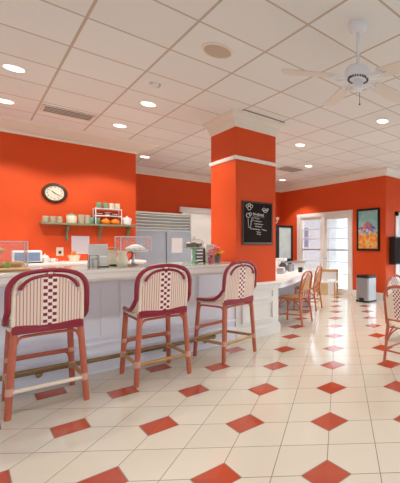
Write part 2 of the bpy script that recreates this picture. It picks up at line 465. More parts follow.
# double glass doors and what lies outside
door = empty('door_1', (XF, (DY0 + DY1) / 2, 0)); struct(door)
DL = (DY1 - DY0) / 2
b = MB()
for y0, y1, z0, z1 in ((-DL - .06, -DL + .06, 0, DZ - .05), (DL - .06, DL + .06, 0, DZ - .05), (-DL - .06, DL + .06, DZ - .05, DZ + .06), (-.055, .055, 0, DZ - .05)):
    b.box(-.03, .12, y0, y1, z0, z1)
b.build('frame', M['white'], door)
for s in (-1, 1):
    y0, y1 = sorted((s * .055, s * (DL - .06)))
    b = MB(); st = .085
    b.box(.02, .07, y0, y0 + st, 0, DZ - .05); b.box(.02, .07, y1 - st, y1, 0, DZ - .05)
    b.box(.02, .07, y0 + st, y1 - st, 0, .13); b.box(.02, .07, y0 + st, y1 - st, DZ - .14, DZ - .05)
    leaf = b.build('door_leaf', M['white'], door)
    b = MB(); b.box(.04, .05, y0 + st, y1 - st, .13, DZ - .14); b.build('pane', M['glass'], leaf)
    b = MB(); b.box(.025, .065, y0 + st, y1 - st, 1.145, 1.175); b.build('push_bar', M['steel'], leaf)
    for z in (.52, .84, 1.46, 1.74):
        b = MB(); b.box(.034, .056, y0 + st, y1 - st, z - .011, z + .011); b.build('muntin', M['siding'], leaf)
    b = MB(); b.tube([(.0, s * .10, .92), (-.04, s * .10, .92), (-.04, s * .17, .92)], .011); b.build('door_handle', M['steel'], leaf)
b = MB(); b.box(XF + .15, 20, 5.26, 28, -.30, -.04); struct(b.build('ground', M['deck']))
hs = empty('neighbouring_house', (16, 20.5, -.04), 'pale clapboard house seen through the left glass door', 'house')
b = MB()
for k in range(24):
    z = k * .16
    b.prism([(0, -5), (.03, -5), (.03, 4), (0, 4)], z, z + .15); b.box(.03, .3, -5, 4, z, z + .16)
b.build('wall', M['siding'], hs)
for yy in (-1.1, 1.2):
    b = MB(); b.box(-.05, 0, yy - .5, yy + .5, 1.1, 2.6); f = b.build('window', M['white'], hs)
    b = MB(); b.box(-.06, -.045, yy - .43, yy + .43, 1.17, 1.82); b.box(-.06, -.045, yy - .43, yy + .43, 1.88, 2.53); b.build('pane', M['blue'], f)

# white door and jamb far back, beside the refrigerator
d2 = empty('door_2', (0, 0, 0)); struct(d2)
b = MB(); b.box(3.64, 3.76, YB - .07, YB, 0, 2.22); b.box(4.6, 4.72, YB - .07, YB, 0, 2.22); b.box(3.58, 4.78, YB - .085, YB, 2.12, 2.24); b.build('frame', M['white'], d2)
b = MB(); b.box(3.76, 4.6, YB - .04, YB - .005, .01, 2.12); leaf = b.build('door_leaf', M['white'], d2)
b = MB(); frame_mold(b, 3.86, 4.5, 1.0, 2.02, YB - .04, .035, .012); frame_mold(b, 3.86, 4.5, .15, .9, YB - .04, .035, .012); b.build('panel_molding', M['white'], leaf)
b = MB(); b.ball((4.52, YB - .09, .98), .03); b.tube([(4.52, YB - .04, .98), (4.52, YB - .08, .98)], .012); b.build('door_knob', M['steel'], leaf)

# ------------------------------------------------------------------ the bar
BX0, BX1 = -1.6, 2.43
BY = 4.40                                       # front panel
bar = empty('bar_counter', (.4, BY, 0), 'long white panelled bar counter with a grey countertop behind three stools', 'counter')
def at_bar(mb, name, mat, smooth=False, parent=None):
    o = mb.build(name, mat, parent or bar, smooth); 
    if parent is None: o.location = (-.4, -BY, 0)
    return o
b = MB(); b.box(BX0, BX1, BY, 4.80, 0, 1.03); body = at_bar(b, 'body', M['panel'])
b = MB(); b.rbox(BX0, BX1, 3.965, 4.86, 1.035, 1.07, .006); at_bar(b, 'countertop', M['stone'])
b = MB(); b.sweep([(0, 1.066), (.012, 1.066), (.012, 1.045), (.004, 1.03), (.004, .985), (-.008, .965), (-.03, .955), (-.03, 1.066)], [(BX0, 3.965, 0, -1), (BX1, 3.965, 0, -1)]); at_bar(b, 'fascia', M['white'])
b = MB(); b.box(BX0, BX1, 3.99, BY, 1.0, 1.034); at_bar(b, 'soffit', M['panel'])
xs = [-1.45, -.62, .21, 1.04, 1.87, 2.40]
for x0, x1 in zip(xs, xs[1:]):
    b = MB(); frame_mold(b, x0 + .07, x1 - .07, .34, .90, BY, .03, .016); at_bar(b, 'panel_molding', M['panel'])
b = MB(); b.sweep([(0, 0), (.03, 0), (.03, .17), (.018, .205), (0, .21)], [(BX0, BY, 0, -1), (BX1, BY, 0, -1)])
b.sweep([(0, .265), (.02, .27), (.02, .29), (.008, .305), (0, .31)], [(BX0, BY, 0, -1), (BX1, BY, 0, -1)]); at_bar(b, 'base_molding', M['panel'])
b = MB(); b.tube([(BX0, 4.285, .155), (2.06, 4.285, .155)], .021, 10); frail = at_bar(b, 'foot_rail', M['brass'], True)
b = MB(); b.ball((2.08, 4.285, .155), .03); b.build('finial', M['brass'], frail, True)
for x in (-.6, .455, 1.53, 2.0):
    b = MB(); b.tube(smooth_path([(x, 4.285, .155), (x, 4.31, .10), (x, 4.375, .085)], 4), .012); b.ball((x, 4.285, .125), .026); b.build('bracket', M['brass'], frail, True)

# ------------------------------------------------------------------ stools
def arch(w, z0, z1, y_of, r, n=24):
    """points along an inverted U of half width w: up one side, over, down the other"""
    pts = []
    zc = z1 - r
    pts += [(-w, y_of(z0), z0), (-w, y_of((z0 + zc) / 2), (z0 + zc) / 2)]
    for k in range(n + 1):
        a = PI - PI * k / n
        # superellipse shoulder
        ca, sa = math.cos(a), math.sin(a)
        x = w * math.copysign(abs(ca) ** .75, ca); z = zc + r * abs(sa) ** .75
        pts.append((x, y_of(z), z))
    pts += [(w, y_of((z0 + zc) / 2), (z0 + zc) / 2), (w, y_of(z0), z0)]
    return pts
def dished_panel(mb, w, z0, z1, y_of, r, th=.012, n=22, dish=.03):
    """woven sheet filling an arch, slightly hollow, with thickness"""
    rows = []
    zc = z1 - r
    zs = [z0 + (zc - z0) * k / 5 for k in range(6)] + [zc + r * math.sin(PI / 2 * k / 8) for k in range(1, 9)]
    for z in zs:
        s = min(1, max(0, (z - zc) / r)) if z > zc else 0
        hw = w * (max(1e-3, 1 - s ** (1 / .75)) ** (.75) if s > 0 else 1)
        hw = max(hw, .012)
        row = []
        for k in range(n + 1):
            x = -hw + 2 * hw * k / n
            row.append(Vector((x, y_of(z) - dish * (1 - (x / w) ** 2), z)))
        rows.append(row)
    front = [[mb.bm.verts.new(p + Vector((0, th / 2, 0))) for p in r_] for r_ in rows]
    back = [[mb.bm.verts.new(p - Vector((0, th / 2, 0))) for p in r_] for r_ in rows]
    for L in (front, back):
        for a, c in zip(L, L[1:]):
            for k in range(n): mb.bm.faces.new([a[k], a[k + 1], c[k + 1], c[k]])
    m = len(rows)
    for i in range(m - 1):
        for k in (0, n): mb.bm.faces.new([front[i][k], front[i + 1][k], back[i + 1][k], back[i][k]])
    for i in (0, m - 1):
        for k in range(n): mb.bm.faces.new([front[i][k], front[i][k + 1], back[i][k + 1], back[i][k]])

def make_stool(label):
    t = empty('bar_stool', (0, 0, 0), label, 'stool', 'rattan bar stools along the white bar')
    yb = lambda z: -.215 - .10 * max(0, (z - .66)) - .02
    FT = {'rl': (-.237, -.250), 'rr': (.237, -.250), 'fl': (-.222, .245), 'fr': (.222, .245)}
    TP = {'rl': (-.198, -.222), 'rr': (.198, -.222), 'fl': (-.196, .205), 'fr': (.196, .205)}
    ZT = .655
    def on(k, z): 
        f = z / ZT; a, c = FT[k], TP[k]
        return (a[0] + (c[0] - a[0]) * f, a[1] + (c[1] - a[1]) * f, z)
    for k in FT:
        b = MB(); b.tube([on(k, 0), on(k, .01), on(k, .2), on(k, .45), on(k, ZT)], [.019, .021, .022, .023, .022], 10)
        leg = b.build('leg', M['rattan'], t, True)
        b = MB(); b.tube([on(k, .17), on(k, .175), on(k, .225), on(k, .23)], [.020, .0255, .0255, .020], 10); b.build('binding', M['bind'], leg, True)
        if k[0] == 'f':
            b = MB(); b.tube([on(k, .315), on(k, .32), on(k, .355), on(k, .36)], [.020, .025, .025, .020], 10); b.build('binding', M['bind'], leg, True)
    b = MB(); b.rbox(-.215, .215, -.215, .225, .632, .664, .014, 3); b.build('seat', M['sp_seat'], t, True)
    b = MB(); rim = []
    for k in range(40):
        a = 2 * PI * k / 40; ca, sa = math.cos(a), math.sin(a)
        rim.append((.213 * math.copysign(abs(ca) ** .45, ca), .005 + .222 * math.copysign(abs(sa) ** .45, sa), .648))
    b.tube(rim, .021, 8, True); b.build('seat_rim', M['canew'], t, True)
    # burgundy apron band at the back
    b = MB()
    for z, th in ((.630, .018), (.646, .019), (.662, .019), (.678, .018)):
        b.tube([(x, -.240 - .012 * (1 - (x / .21) ** 2), z) for x in [(-.213 + .0426 * i) for i in range(11)]], th * .62, 8)
    b.build('back_band', M['burg'], t, True)
    # woven back, cream border, burgundy frame
    b = MB(); dished_panel(b, .200, .675, 1.085, yb, .20, .014, 22, .02); b.build('backrest', M['sp_back'], t, True)
    for s in (-1, 1):
        b = MB(); b.tube(smooth_path([(s * .205, yb(.68), .68), (s * .206, yb(.8), .8), (s * .204, yb(.92), .92), (s * .185, yb(1.0), 1.0), (s * .165, yb(1.035), 1.035)], 4), .014, 8)
        b.build('side_border', M['canew'], t, True)
    a = arch(.236, .80, 1.098, yb, .19)
    low = lambda s: [(s * .206, .215, .662), (s * .222, .12, .668), (s * .236, 0, .674), (s * .243, -.11, .69), (s * .243, -.19, .735)]
    path = smooth_path(low(-1), 5) + [Vector(p) for p in a] + smooth_path(low(1)[::-1], 5)
    b = MB(); b.tube(path, .0185, 10); b.build('back_frame', M['burg'], t, True)
    b = MB(); inn = []
    for k in range(17):
        an = R(158) - R(136) * k / 16
        ca, sa = math.cos(an), math.sin(an)
        z = .875 + .185 * abs(sa) ** .8
        inn.append((.185 * math.copysign(abs(ca) ** .8, ca), yb(z) - .024, z))
    b.tube(inn, .0125, 8); b.build('inner_arch', M['burg'], t, True)
    # foot bars: near, far, two sides
    for (p, q, z, mt) in (('rl', 'rr', .195, 'tan'), ('fl', 'fr', .205, 'brass'), ('rl', 'fl', .20, 'tan'), ('rr', 'fr', .20, 'tan')):
        b = MB(); b.tube([on(p, z), on(q, z)], .0165, 10); b.build('foot_bar', M[mt], t, True)
    # upper rail between the front legs, curved braces
    b = MB(); b.tube([on('fl', .34), on('fr', .34)], .0155, 8); b.build('stretcher', M['rattan'], t, True)
    def brace(k1, k2, zt, zl, inset):
        A, B = Vector(on(k1, zl)), Vector(on(k2, zl)); A2, B2 = Vector(on(k1, zt)), Vector(on(k2, zt))
        d = (B2 - A2).normalized()
        pts = [A, A.lerp(A2, .55) + d * .012, A2 + d * inset * .35 - Vector((0, 0, .012)), A2 + d * inset, B2 - d * inset, B2 - d * inset * .35 - Vector((0, 0, .012)), B.lerp(B2, .55) - d * .012, B]
        mb = MB(); mb.tube(smooth_path(pts, 4), .0115, 8); mb.build('brace', M['rattan'], t, True)
    for k1, k2 in (('rl', 'rr'), ('rl', 'fl'), ('rr', 'fr')): brace(k1, k2, .598, .46, .09)
    brace('fl', 'fr', .325, .21, .08)
    return t
S1 = make_stool('leftmost bar stool with burgundy and cream woven back at the white bar')
S1.location = (.452, 3.925, 0)
S2 = copy_tree(S1); S2['label'] = 'middle bar stool of the three, below the clear cake dome on the bar'
S2.location = (1.287, 3.91, 0)
S3 = copy_tree(S1); S3['label'] = 'turned bar stool in front of the red column, nearest its white panelled base'
S3.location = (2.08, 4.005, 0); S3.rotation_euler.z = R(14)

nearbar = [o for o in bpy.data.objects if o.parent == S1 and o.name.startswith('foot_bar')][0]
nearbar.data = nearbar.data.copy(); nearbar.data.materials[0] = M['canew']; nearbar['label'] = 'cream wrapped foot bar'

# ------------------------------------------------------------------ bistro side chairs
def make_chair(kind, label, group):
    fm, bk, st = (M['honey'], M['hon_back'], M['hon_seat']) if kind == 'honey' else (M['rattan'], M['din_back'], M['sp_seat'])
    t = empty('bistro_chair', (0, 0, 0), label, 'chair', group)
    ytop = lambda z: -.20 - .16 * max(0, z - .45)
    FT = {'rl': (-.205, -.255), 'rr': (.205, -.255), 'fl': (-.20, .205), 'fr': (.20, .205)}
    TP = {'rl': (-.185, -.20), 'rr': (.185, -.20), 'fl': (-.175, .175), 'fr': (.175, .175)}
    ZT = .44
    def on(k, z):
        f = z / ZT; a, c = FT[k], TP[k]
        return (a[0] + (c[0] - a[0]) * f, a[1] + (c[1] - a[1]) * f, z)
    for k in FT:
        b = MB(); b.tube([on(k, 0), on(k, .2), on(k, ZT)], [.0155, .0165, .0165], 8); b.build('leg', fm, t, True)
    b = MB(); b.rbox(-.195, .195, -.195, .20, .425, .452, .012, 2); b.build('seat', st, t, True)
    b = MB(); rim = []
    for k in range(32):
        a = 2 * PI * k / 32; ca, sa = math.cos(a), math.sin(a)
        rim.append((.195 * math.copysign(abs(ca) ** .5, ca), .0 + .2 * math.copysign(abs(sa) ** .5, sa), .438))
    b.tube(rim, .016, 8, True); b.build('seat_rim', fm if kind == 'honey' else M['canew'], t, True)
    b = MB(); b.tube([Vector(p) for p in arch(.205, .44, .86, ytop, .17)], .0165, 8); b.build('back_frame', fm, t, True)
    b = MB()
    if kind == 'honey':
        dished_panel(b, .165, .56, .82, ytop, .13, .008, 16, .015)
    else:
        dished_panel(b, .185, .50, .84, ytop, .15, .010, 16, .015)
    b.build('backrest', bk, t, True)
    b = MB(); z = .545 if kind == 'honey' else .49
    b.tube([(x, ytop(z), z) for x in (-.2, 0, .2)], .012, 8)
    b.build('back_rail', fm, t, True)
    if kind == 'honey':
        for x in (-.10, 0, .10):
            b = MB(); b.tube([(x, ytop(.45), .45), (x * 1.0, ytop(.545), .545)], .008, 6); b.build('spindle', fm, t, True)
        b = MB(); b.tube([(x, ytop(z) - .012, z) for x, z in [(-.17 + .017 * i, .56 + .26 * math.sin(PI * i / 20)) for i in range(21)]], .010, 8); b.build('inner_arch', fm, t, True)
    for (p, q, z) in (('rl', 'rr', .16), ('fl', 'fr', .14), ('rl', 'fl', .18), ('rr', 'fr', .18)):
        b = MB(); b.tube([on(p, z), on(q, z)], .0105, 8); b.build('stretcher', fm, t, True)
    for k1, k2 in (('rl', 'rr'), ('rl', 'fl'), ('rr', 'fr'), ('fl', 'fr')):
        A, B = Vector(on(k1, .24)), Vector(on(k2, .24)); A2, B2 = Vector(on(k1, .41)), Vector(on(k2, .41)); d = (B2 - A2).normalized()
        b = MB()
        b.tube(smooth_path([A, A.lerp(A2, .6) + d * .05, A2 + d * .13], 4), .0095, 6); b.tube(smooth_path([B, B.lerp(B2, .6) - d * .05, B2 - d * .13], 4), .0095, 6)
        b.build('brace', fm, t, True)
    return t
gh = 'honey rattan chairs at the low counter'
H1 = make_chair('honey', 'honey rattan chair pulled up to low counter, nearest the red column', gh)
H1.location = (3.66, 4.74, 0); H1.rotation_euler.z = R(27)
H2 = copy_tree(H1); H2['label'] = 'honey rattan chair farther along the low counter, closer to the glass doors'
H2.location = (4.64, 5.56, 0); H2.rotation_euler.z = R(32)
gd = 'salmon chairs with chequered backs'
D1 = make_chair('dining', 'salmon rattan chair with chequered back, nearest at right edge, leg on red tile', gd)
D1.location = (3.29, 2.15, 0); D1.rotation_euler.z = R(-90)
D2 = copy_tree(D1); D2['label'] = 'salmon rattan chair with chequered back, the farther one mostly hidden at right edge'
D2.location = (4.08, 2.72, 0); D2.rotation_euler.z = R(180)

# ------------------------------------------------------------------ low counter behind the column
desk = empty('low_counter', (3.1, 4.6, 0), 'low white counter running from the red column towards the glass doors', 'counter')
def at_desk(mb, name, mat, smooth=False):
    o = mb.build(name, mat, desk, smooth); o.location = (-3.1, -4.6, 0); return o
top = [(3.15, 4.42), (3.24, 4.43), (3.55, 4.62), (5.0, 5.80), (4.52, 6.38), (3.15, 5.27)]
b = MB(); b.prism(top, .722, .76); at_desk(b, 'countertop', M['white'])
b = MB(); b.prism([(3.155, 4.45), (3.235, 4.46), (3.535, 4.64), (4.97, 5.80), (4.95, 5.825), (3.52, 4.665), (3.225, 4.49), (3.155, 4.48)], .645, .722); at_desk(b, 'apron', M['panel'])
b = MB(); b.prism([(4.50, 6.33), (4.52, 6.35), (3.17, 5.25), (3.15, 5.22)][::-1], 0, .722); at_desk(b, 'back_panel', M['panel'])
b = MB(); b.prism([(4.98, 5.82), (4.95, 5.80), (4.49, 6.33), (4.52, 6.36)], 0, .722); at_desk(b, 'end_panel', M['panel'])

# back cabinet with the framed cooler on it
cab = empty('white_cabinet', (5.10, 7.50, 0), 'white base cabinet standing behind the low counter', 'cabinet')
b = MB(); b.box(-.75, .85, -.25, .35, .08, .84); b.box(-.72, .82, -.20, .35, 0, .08); b.build('body', M['white'], cab)
b = MB(); b.rbox(-.78, .88, -.29, .36, .84, .88, .006); b.build('countertop', M['stone'], cab)
for k in range(3):
    x = -.72 + k * .52
    b = MB(); b.box(x, x + .49, -.268, -.25, .11, .81); dd = b.build('door', M['white'], cab)
    b = MB(); b.tube([(x + .43, -.268, .6), (x + .43, -.295, .6), (x + .43, -.295, .72), (x + .43, -.268, .72)], .005, 6); b.build('handle', M['steel'], dd)
cool = empty('display_cooler', (5.445, 7.42, .88), 'black framed glass-front cabinet behind the low counter beside the column', 'cooler')
b = MB(); b.box(-.235, .235, -.02, .28, 0, .91); b.build('body', M['black'], cool)
b = MB()
for a in ((-.24, -.185, 0, .91), (.185, .24, 0, .91), (-.185, .185, 0, .07), (-.185, .185, .85, .91)): b.box(a[0], a[1], -.05, -.02, a[2], a[3])
dr = b.build('door', M['black'], cool)
def painted_reflection_mat():
    m = bpy.data.materials.new('greenish_painted_reflection'); t = NT(m)
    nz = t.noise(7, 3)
    c = t.mix(nz, lin((176, 206, 204)), lin((238, 244, 244)))  # bright reflection painted into the pane colour, pale blue-white with greenish noise
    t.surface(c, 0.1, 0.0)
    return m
b = MB(); b.box(-.185, .185, -.035, -.022, .07, .85); b.build('pane', painted_reflection_mat(), dr)

# ------------------------------------------------------------------ kitchen side: back counter, refrigerator
bc = empty('back_counter', (.2, 6.85, 0), 'white back counter against the orange wall below the shelf', 'counter')
b = MB(); b.box(-1.6, 1.82, -.22, .34, 0, 1.0); b.build('body', M['white'], bc)
b = MB(); b.rbox(-1.62, 1.84, -.27, .345, 1.0, 1.04, .008); b.build('countertop', M['white'], bc)
fr = empty('refrigerator', (2.96, 8.6, 0), 'tall stainless refrigerator with louvred top behind the bar', 'refrigerator')
b = MB(); b.box(-.66, .66, .03, .585, .08, 2.0); b.box(-.62, .62, .06, .55, 0, .08); b.build('body', M['steel'], fr)
b = MB()
b.box(-.66, .66, -.01, .03, 1.60, 1.63); b.box(-.66, .66, -.01, .03, 1.985, 2.02); b.box(-.66, -.635, -.01, .03, 1.63, 1.985); b.box(.635, .66, -.01, .03, 1.63, 1.985)
for k in range(5):
    z = 1.645 + k * .07
    b.loft([[(-.635, .028, z + .062), (.635, .028, z + .062)], [(-.635, -.02, z + .03), (.635, -.02, z + .03)], [(-.635, -.02, z + .02), (.635, -.02, z + .02)], [(-.635, .028, z + .01), (.635, .028, z + .01)]])
b.build('grille', M['lsteel'], fr)
for x0, x1, hx in ((-.655, .093, .06), (.107, .655, .14)):
    b = MB(); b.rbox(x0, x1, -.02, .03, .12, 1.58, .006); dd = b.build('door', M['steel'], fr)
    b = MB(); b.box(hx - .02, hx + .02, -.026, -.02, .95, 1.15); b.build('handle', M['steel'], dd, True)
b = MB(); b.box(3.17, 3.41, 8.572, 8.577, 1.11, 1.455); tag(b.build('notice_sheet', M['paper']), 'white paper notice on the right door of the stainless refrigerator', 'paper')

# ------------------------------------------------------------------ ceiling fittings
def downlight(x, y, label, group):
    t = empty('recessed_light', (x, y, CZ), label, 'ceiling light', group)
    b = MB(); b.lathe([(.078, -.004), (.082, -.010), (.105, -.006), (.108, 0), (.078, 0)], n=28); b.build('trim_ring', M['white'], t, True)
    b = MB(); b.lathe([(.078, -.006), (.078, -.003)], n=28); b.build('lens', M['lamp'], t)
    return t
LIGHTS = [(.34, 4.967, 'recessed ceiling light at the left edge, nearer of two stacked there'),
          (.34, 6.187, 'recessed ceiling light at the left edge, close to the orange wall'),
          (1.56, 4.967, 'recessed ceiling light above the middle bar stool'),
          (1.56, 6.187, 'recessed ceiling light beside the air vent near the orange wall'),
          (4.03, 3.15, 'recessed ceiling light under the fan, farthest right'),
          (4.01, 4.99, 'largest of the recessed lights just right of the red column'),
          (5.22, 6.2, 'recessed ceiling light right beside the far square vent'),
          (5.85, 8.05, 'recessed ceiling light in the far corner by the white crown'),
          (2.45, 8.0, 'recessed ceiling light peeking past the end of the left wall'),
          (4.01, 8.0, 'added recessed ceiling light hidden behind the red column'),  # hidden from view, added to light the white door and back wall
          (5.22, 3.15, 'added unseen recessed ceiling light out to the right, beyond the fan'),  # this and the next two are out of view, added to brighten the room
          (1.56, .1, 'added unseen recessed ceiling light over the viewer'),
          (.34, 1.9, 'added unseen recessed ceiling light to the left of the viewer')]
gl = 'recessed ceiling lights'
L0 = None; LD = {}
for x, y, lb in LIGHTS:
    if L0 is None: o = L0 = downlight(x, y, lb, gl)
    else: o = copy_tree(L0); o.location = (x, y, CZ); o['label'] = lb
    wide = y > 4 and x < 2                      # wide-beam lamps over the bar, narrower ones elsewhere
    for ch in [c for c in bpy.data.objects if c.parent == o and c.type == 'LIGHT']: bpy.data.objects.remove(ch)
    if wide in LD:
        lo = bpy.data.objects.new('downlight_lamp', LD[wide]); C.objects.link(lo); lo.parent = o; lo.location = (0, 0, -.02); continue
    ld = bpy.data.lights.new('downlight_lamp', 'SPOT'); ld.energy = DOWNLIGHT_W; ld.color = LAMP_COL
    ld.spot_size = R(126 if wide else 108); ld.spot_blend = .25; ld.shadow_soft_size = .07; LD[wide] = ld
    lo = bpy.data.objects.new('downlight_lamp', ld); C.objects.link(lo); lo.parent = o; lo.location = (0, 0, -.02)
t = empty('ceiling_speaker', (1.56, 3.137, CZ), 'round tan speaker grille set in a ceiling tile', 'speaker')
b = MB(); b.lathe([(.115, -.004), (.118, -.012), (.135, -.008), (.138, 0), (.115, 0)], n=30); b.build('rim', M['crown'], t, True)
b = MB(); b.lathe([(.115, -.009), (.115, -.003)], n=30); b.build('grille', M['grille'], t)
def vent(x, y, w, d, n, label, dark):
    t = empty('air_vent', (x, y, CZ), label, 'vent', 'ceiling air vents')
    b = MB(); b.box(-w, w, -d, d, -.004, 0); b.build('backing', dark, t)
    b = MB(); e = .028
    b.box(-w, w, -d, -d + e, -.012, -.004); b.box(-w, w, d - e, d, -.012, -.004); b.box(-w, -w + e, -d + e, d - e, -.012, -.004); b.box(w - e, w, -d + e, d - e, -.012, -.004)
    b.build('frame', M['crown'], t)
    for k in range(1, n):
        yy = -d + e + (2 * d - 2 * e) * k / n
        b = MB(); b.box(-w + e, w - e, yy - .006, yy + .006, -.012, -.004); b.build('slat', M['crown'], t)
vent(.95, 6.12, .28, .15, 4, 'rectangular air vent with long slots near the orange wall', M['black'])
vent(5.14, 6.78, .28, .24, 4, 'square air vent far back in the ceiling right of the column', M['grey'])
t = empty('smoke_detector', (1.42, 4.3, CZ), 'small round ceiling disc between the speaker grille and the bar', 'detector')
b = MB(); b.lathe([(.055, 0), (.052, -.02), (.03, -.026), (.005, -.026)], n=20); b.build('cover', M['ceil'], t, True)
b = MB(); b.box(2.46, 3.12, 4.235, 4.25, CZ - .008, CZ); tag(b.build('slot_diffuser', M['dsteel']), 'thin dark slot in the ceiling in front of the column head', 'vent')

# ceiling fan
fan = empty('ceiling_fan', (2.14, 1.925, CZ), 'white ceiling fan on a thin rod with pale blades', 'fan')
b = MB(); b.lathe([(.075, 0), (.075, -.02), (.068, -.045), (.045, -.06), (.012, -.064)], n=24); b.build('canopy', M['fanw'], fan, True)
b = MB(); b.tube([(0, 0, -.06), (0, 0, -.35)], .0125, 10); b.build('down_rod', M['fanw'], fan, True)
b = MB(); b.lathe([(.02, -.335), (.05, -.342), (.088, -.356), (.104, -.38), (.104, -.415), (.09, -.436), (.05, -.447)], n=30); mot = b.build('motor', M['fanw'], fan, True)
b = MB()
for k in range(26):
    a = 2 * PI * k / 26
    b.box(.07, .086, -.005, .005, -.449, -.436, a, (0, 0, 0))
b.build('vent_fin', M['dsteel'], mot)
b = MB(); b.lathe([(.036, -.445), (.042, -.465), (.042, -.51), (.034, -.532), (.012, -.54)], n=20); b.build('switch_housing', M['fanw'], fan, True)
b = MB(); b.tube([(.02, 0, -.54), (.02, 0, -.63)], .0025, 6); b.ball((.02, 0, -.637), .008); b.build('pull_chain', M['dsteel'], fan)
for deg, in ((193,), (118,), (44,), (-30,)):
    # angle measured from the viewer's right, turning away from the viewer
    an = R(deg + HEAD - 90)
    b = MB()
    ca, sa = math.cos(an), math.sin(an)
    def W(r, s, z): return (r * ca - s * sa, r * sa + s * ca, z)
    out = []
    for r_, w_ in ((.18, .050), (.22, .060), (.37, .066), (.52, .070), (.575, .064), (.60, .044), (.607, .0)):
        out.append((r_, w_))
    top_, bot_ = [], []
    poly = [(r_, w_) for r_, w_ in out] + [(r_, -w_) for r_, w_ in out[-2::-1]]
    tilt = -.19
    v0 = [b.bm.verts.new(W(r_, s, -.435 + s * tilt - (r_ - .19) * .03)) for r_, s in poly]
    v1 = [b.bm.verts.new(W(r_, s, -.429 + s * tilt - (r_ - .19) * .03)) for r_, s in poly]
    b.bm.faces.new(v0[::-1]); b.bm.faces.new(v1)
    for i in range(len(poly)): b.bm.faces.new([v0[i], v0[(i + 1) % len(poly)], v1[(i + 1) % len(poly)], v1[i]])
    bl = b.build('blade', M['blade'], fan)
    b = MB()
    for s in (-1, 1):
        b.tube(smooth_path([W(.09, s * .015, -.447), W(.135, s * .04, -.452), W(.175, s * .045, -.447), W(.22, s * .012, -.442)], 4), .006, 6)
    b.tube([W(.09, 0, -.447), W(.25, 0, -.442)], .006, 6); b.build('blade_iron', M['fanw'], bl, True)

# ------------------------------------------------------------------ things on the walls
ck = empty('wall_clock', (.945, YL, 2.10), 'round brown-framed clock on the orange wall above the shelf', 'clock')
def flat_lathe(mb, prof, n=32):
    """lathe about the Y axis (out of the wall towards -Y): prof = [(r, depth)]"""
    rings = [[mb.bm.verts.new((r * math.cos(2 * PI * k / n), -d, r * math.sin(2 * PI * k / n))) for k in range(n)] for r, d in prof]
    for a, c in zip(rings, rings[1:]):
        for k in range(n): mb.bm.faces.new([a[k], a[(k + 1) % n], c[(k + 1) % n], c[k]])
    mb.bm.faces.new(rings[0]); mb.bm.faces.new(rings[-1][::-1])
b = MB(); flat_lathe(b, [(.150, 0), (.155, .02), (.145, .038), (.125, .042), (.114, .028), (.114, .012)], 40); b.build('frame', M['dwood'], ck, True)
b = MB(); flat_lathe(b, [(.1135, .013), (.1135, .016)], 40); face = b.build('dial', M['cream'], ck)
def text_mesh(s, size, name, mat, parent, loc, ext=.0008, tilt=0):
    cu = bpy.data.curves.new('txt', 'FONT'); cu.body = s; cu.size = size; cu.align_x = 'CENTER'; cu.align_y = 'CENTER'; cu.extrude = ext; cu.resolution_u = 3
    to = bpy.data.objects.new('txt', cu); C.objects.link(to)
    bpy.context.view_layer.update()
    me = bpy.data.meshes.new_from_object(to.evaluated_get(bpy.context.evaluated_depsgraph_get()))
    bpy.data.objects.remove(to); bpy.data.curves.remove(cu)
    me.materials.clear(); me.materials.append(mat)
    o = bpy.data.objects.new(name, me); C.objects.link(o); o.parent = parent
    o.location = loc; o.rotation_euler = (R(90), tilt, 0)
    return o
for k in range(1, 13):
    a = PI / 2 - 2 * PI * k / 12
    text_mesh(str(k), .034, 'numeral', M['black'], face, (.088 * math.cos(a), -.017, .088 * math.sin(a)))
def hand(deg, ln, w):
    b = MB(); a = R(90 - deg); c, s = math.cos(a), math.sin(a)
    P = [(-.015, -w), (ln * .8, -w * .8), (ln, 0), (ln * .8, w * .8), (-.015, w)]
    A = [b.bm.verts.new((r * c - q * s, -.019, r * s + q * c)) for r, q in P]; B = [b.bm.verts.new((r * c - q * s, -.022, r * s + q * c)) for r, q in P]
    b.bm.faces.new(A); b.bm.faces.new(B[::-1])
    for i in range(5): b.bm.faces.new([A[i], A[(i + 1) % 5], B[(i + 1) % 5], B[i]])
    b.build('hand', M['black'], ck)
hand(122, .088, .005); hand(312, .055, .006)

sh = empty('wall_shelf', (0, YL, 0), 'sage green wooden shelf on three brackets on the orange wall', 'shelf')
SZ = 1.635
b = MB(); b.rbox(.765, 1.99, -.24, 0, SZ - .03, SZ, .004); b.build('board', M['shelfg'], sh)
for x in (1.09, 1.52, 1.93):
    b = MB(); b.box(x - .016, x + .016, -.025, 0, SZ - .28, SZ - .03); b.box(x - .016, x + .016, -.2, -.025, SZ - .055, SZ - .03)
    b.tube(smooth_path([(x, -.02, SZ - .26), (x, -.05, SZ - .15), (x, -.17, SZ - .05)], 4), .013, 6); b.build('bracket', M['shelfg'], sh)
YS = YL - .12
def bowl_stack(x, n, r, h, label, mat, grp):
    first = None
    for k in range(n):
        if first is None:
            b = MB(); b.lathe([(r * .55, 0), (r * .6, .004), (r * .97, h * .85), (r, h * 1.25), (r * .94, h * 1.25), (r * .85, h * .6)], n=20)
            first = o = b.build('bowl', mat, None, True)
        else:
            o = first.copy(); C.objects.link(o)
        o.location = (x, YS, SZ + k * h); tag(o, label, 'bowl', grp)
g = 'stacked cream bowls on the green shelf'
for x in (.825, .905, .985): bowl_stack(x, 5, .042, .0185, 'cream bowl in the wide row of stacks at the left end of the green shelf', M['cream'], g)
for x in (1.255, 1.338): bowl_stack(x, 6, .042, .0225, 'cream bowl in the pair of stacks left of the teal bowls on the shelf', M['cream'], g)
j = empty('lidded_jar', (1.135, YS, SZ), 'cream lidded jar between the two groups of bowl stacks on shelf', 'jar')
b = MB(); b.lathe([(.058, 0), (.066, .01), (.066, .11), (.06, .12)], n=22); b.build('body', M['cream'], j, True)
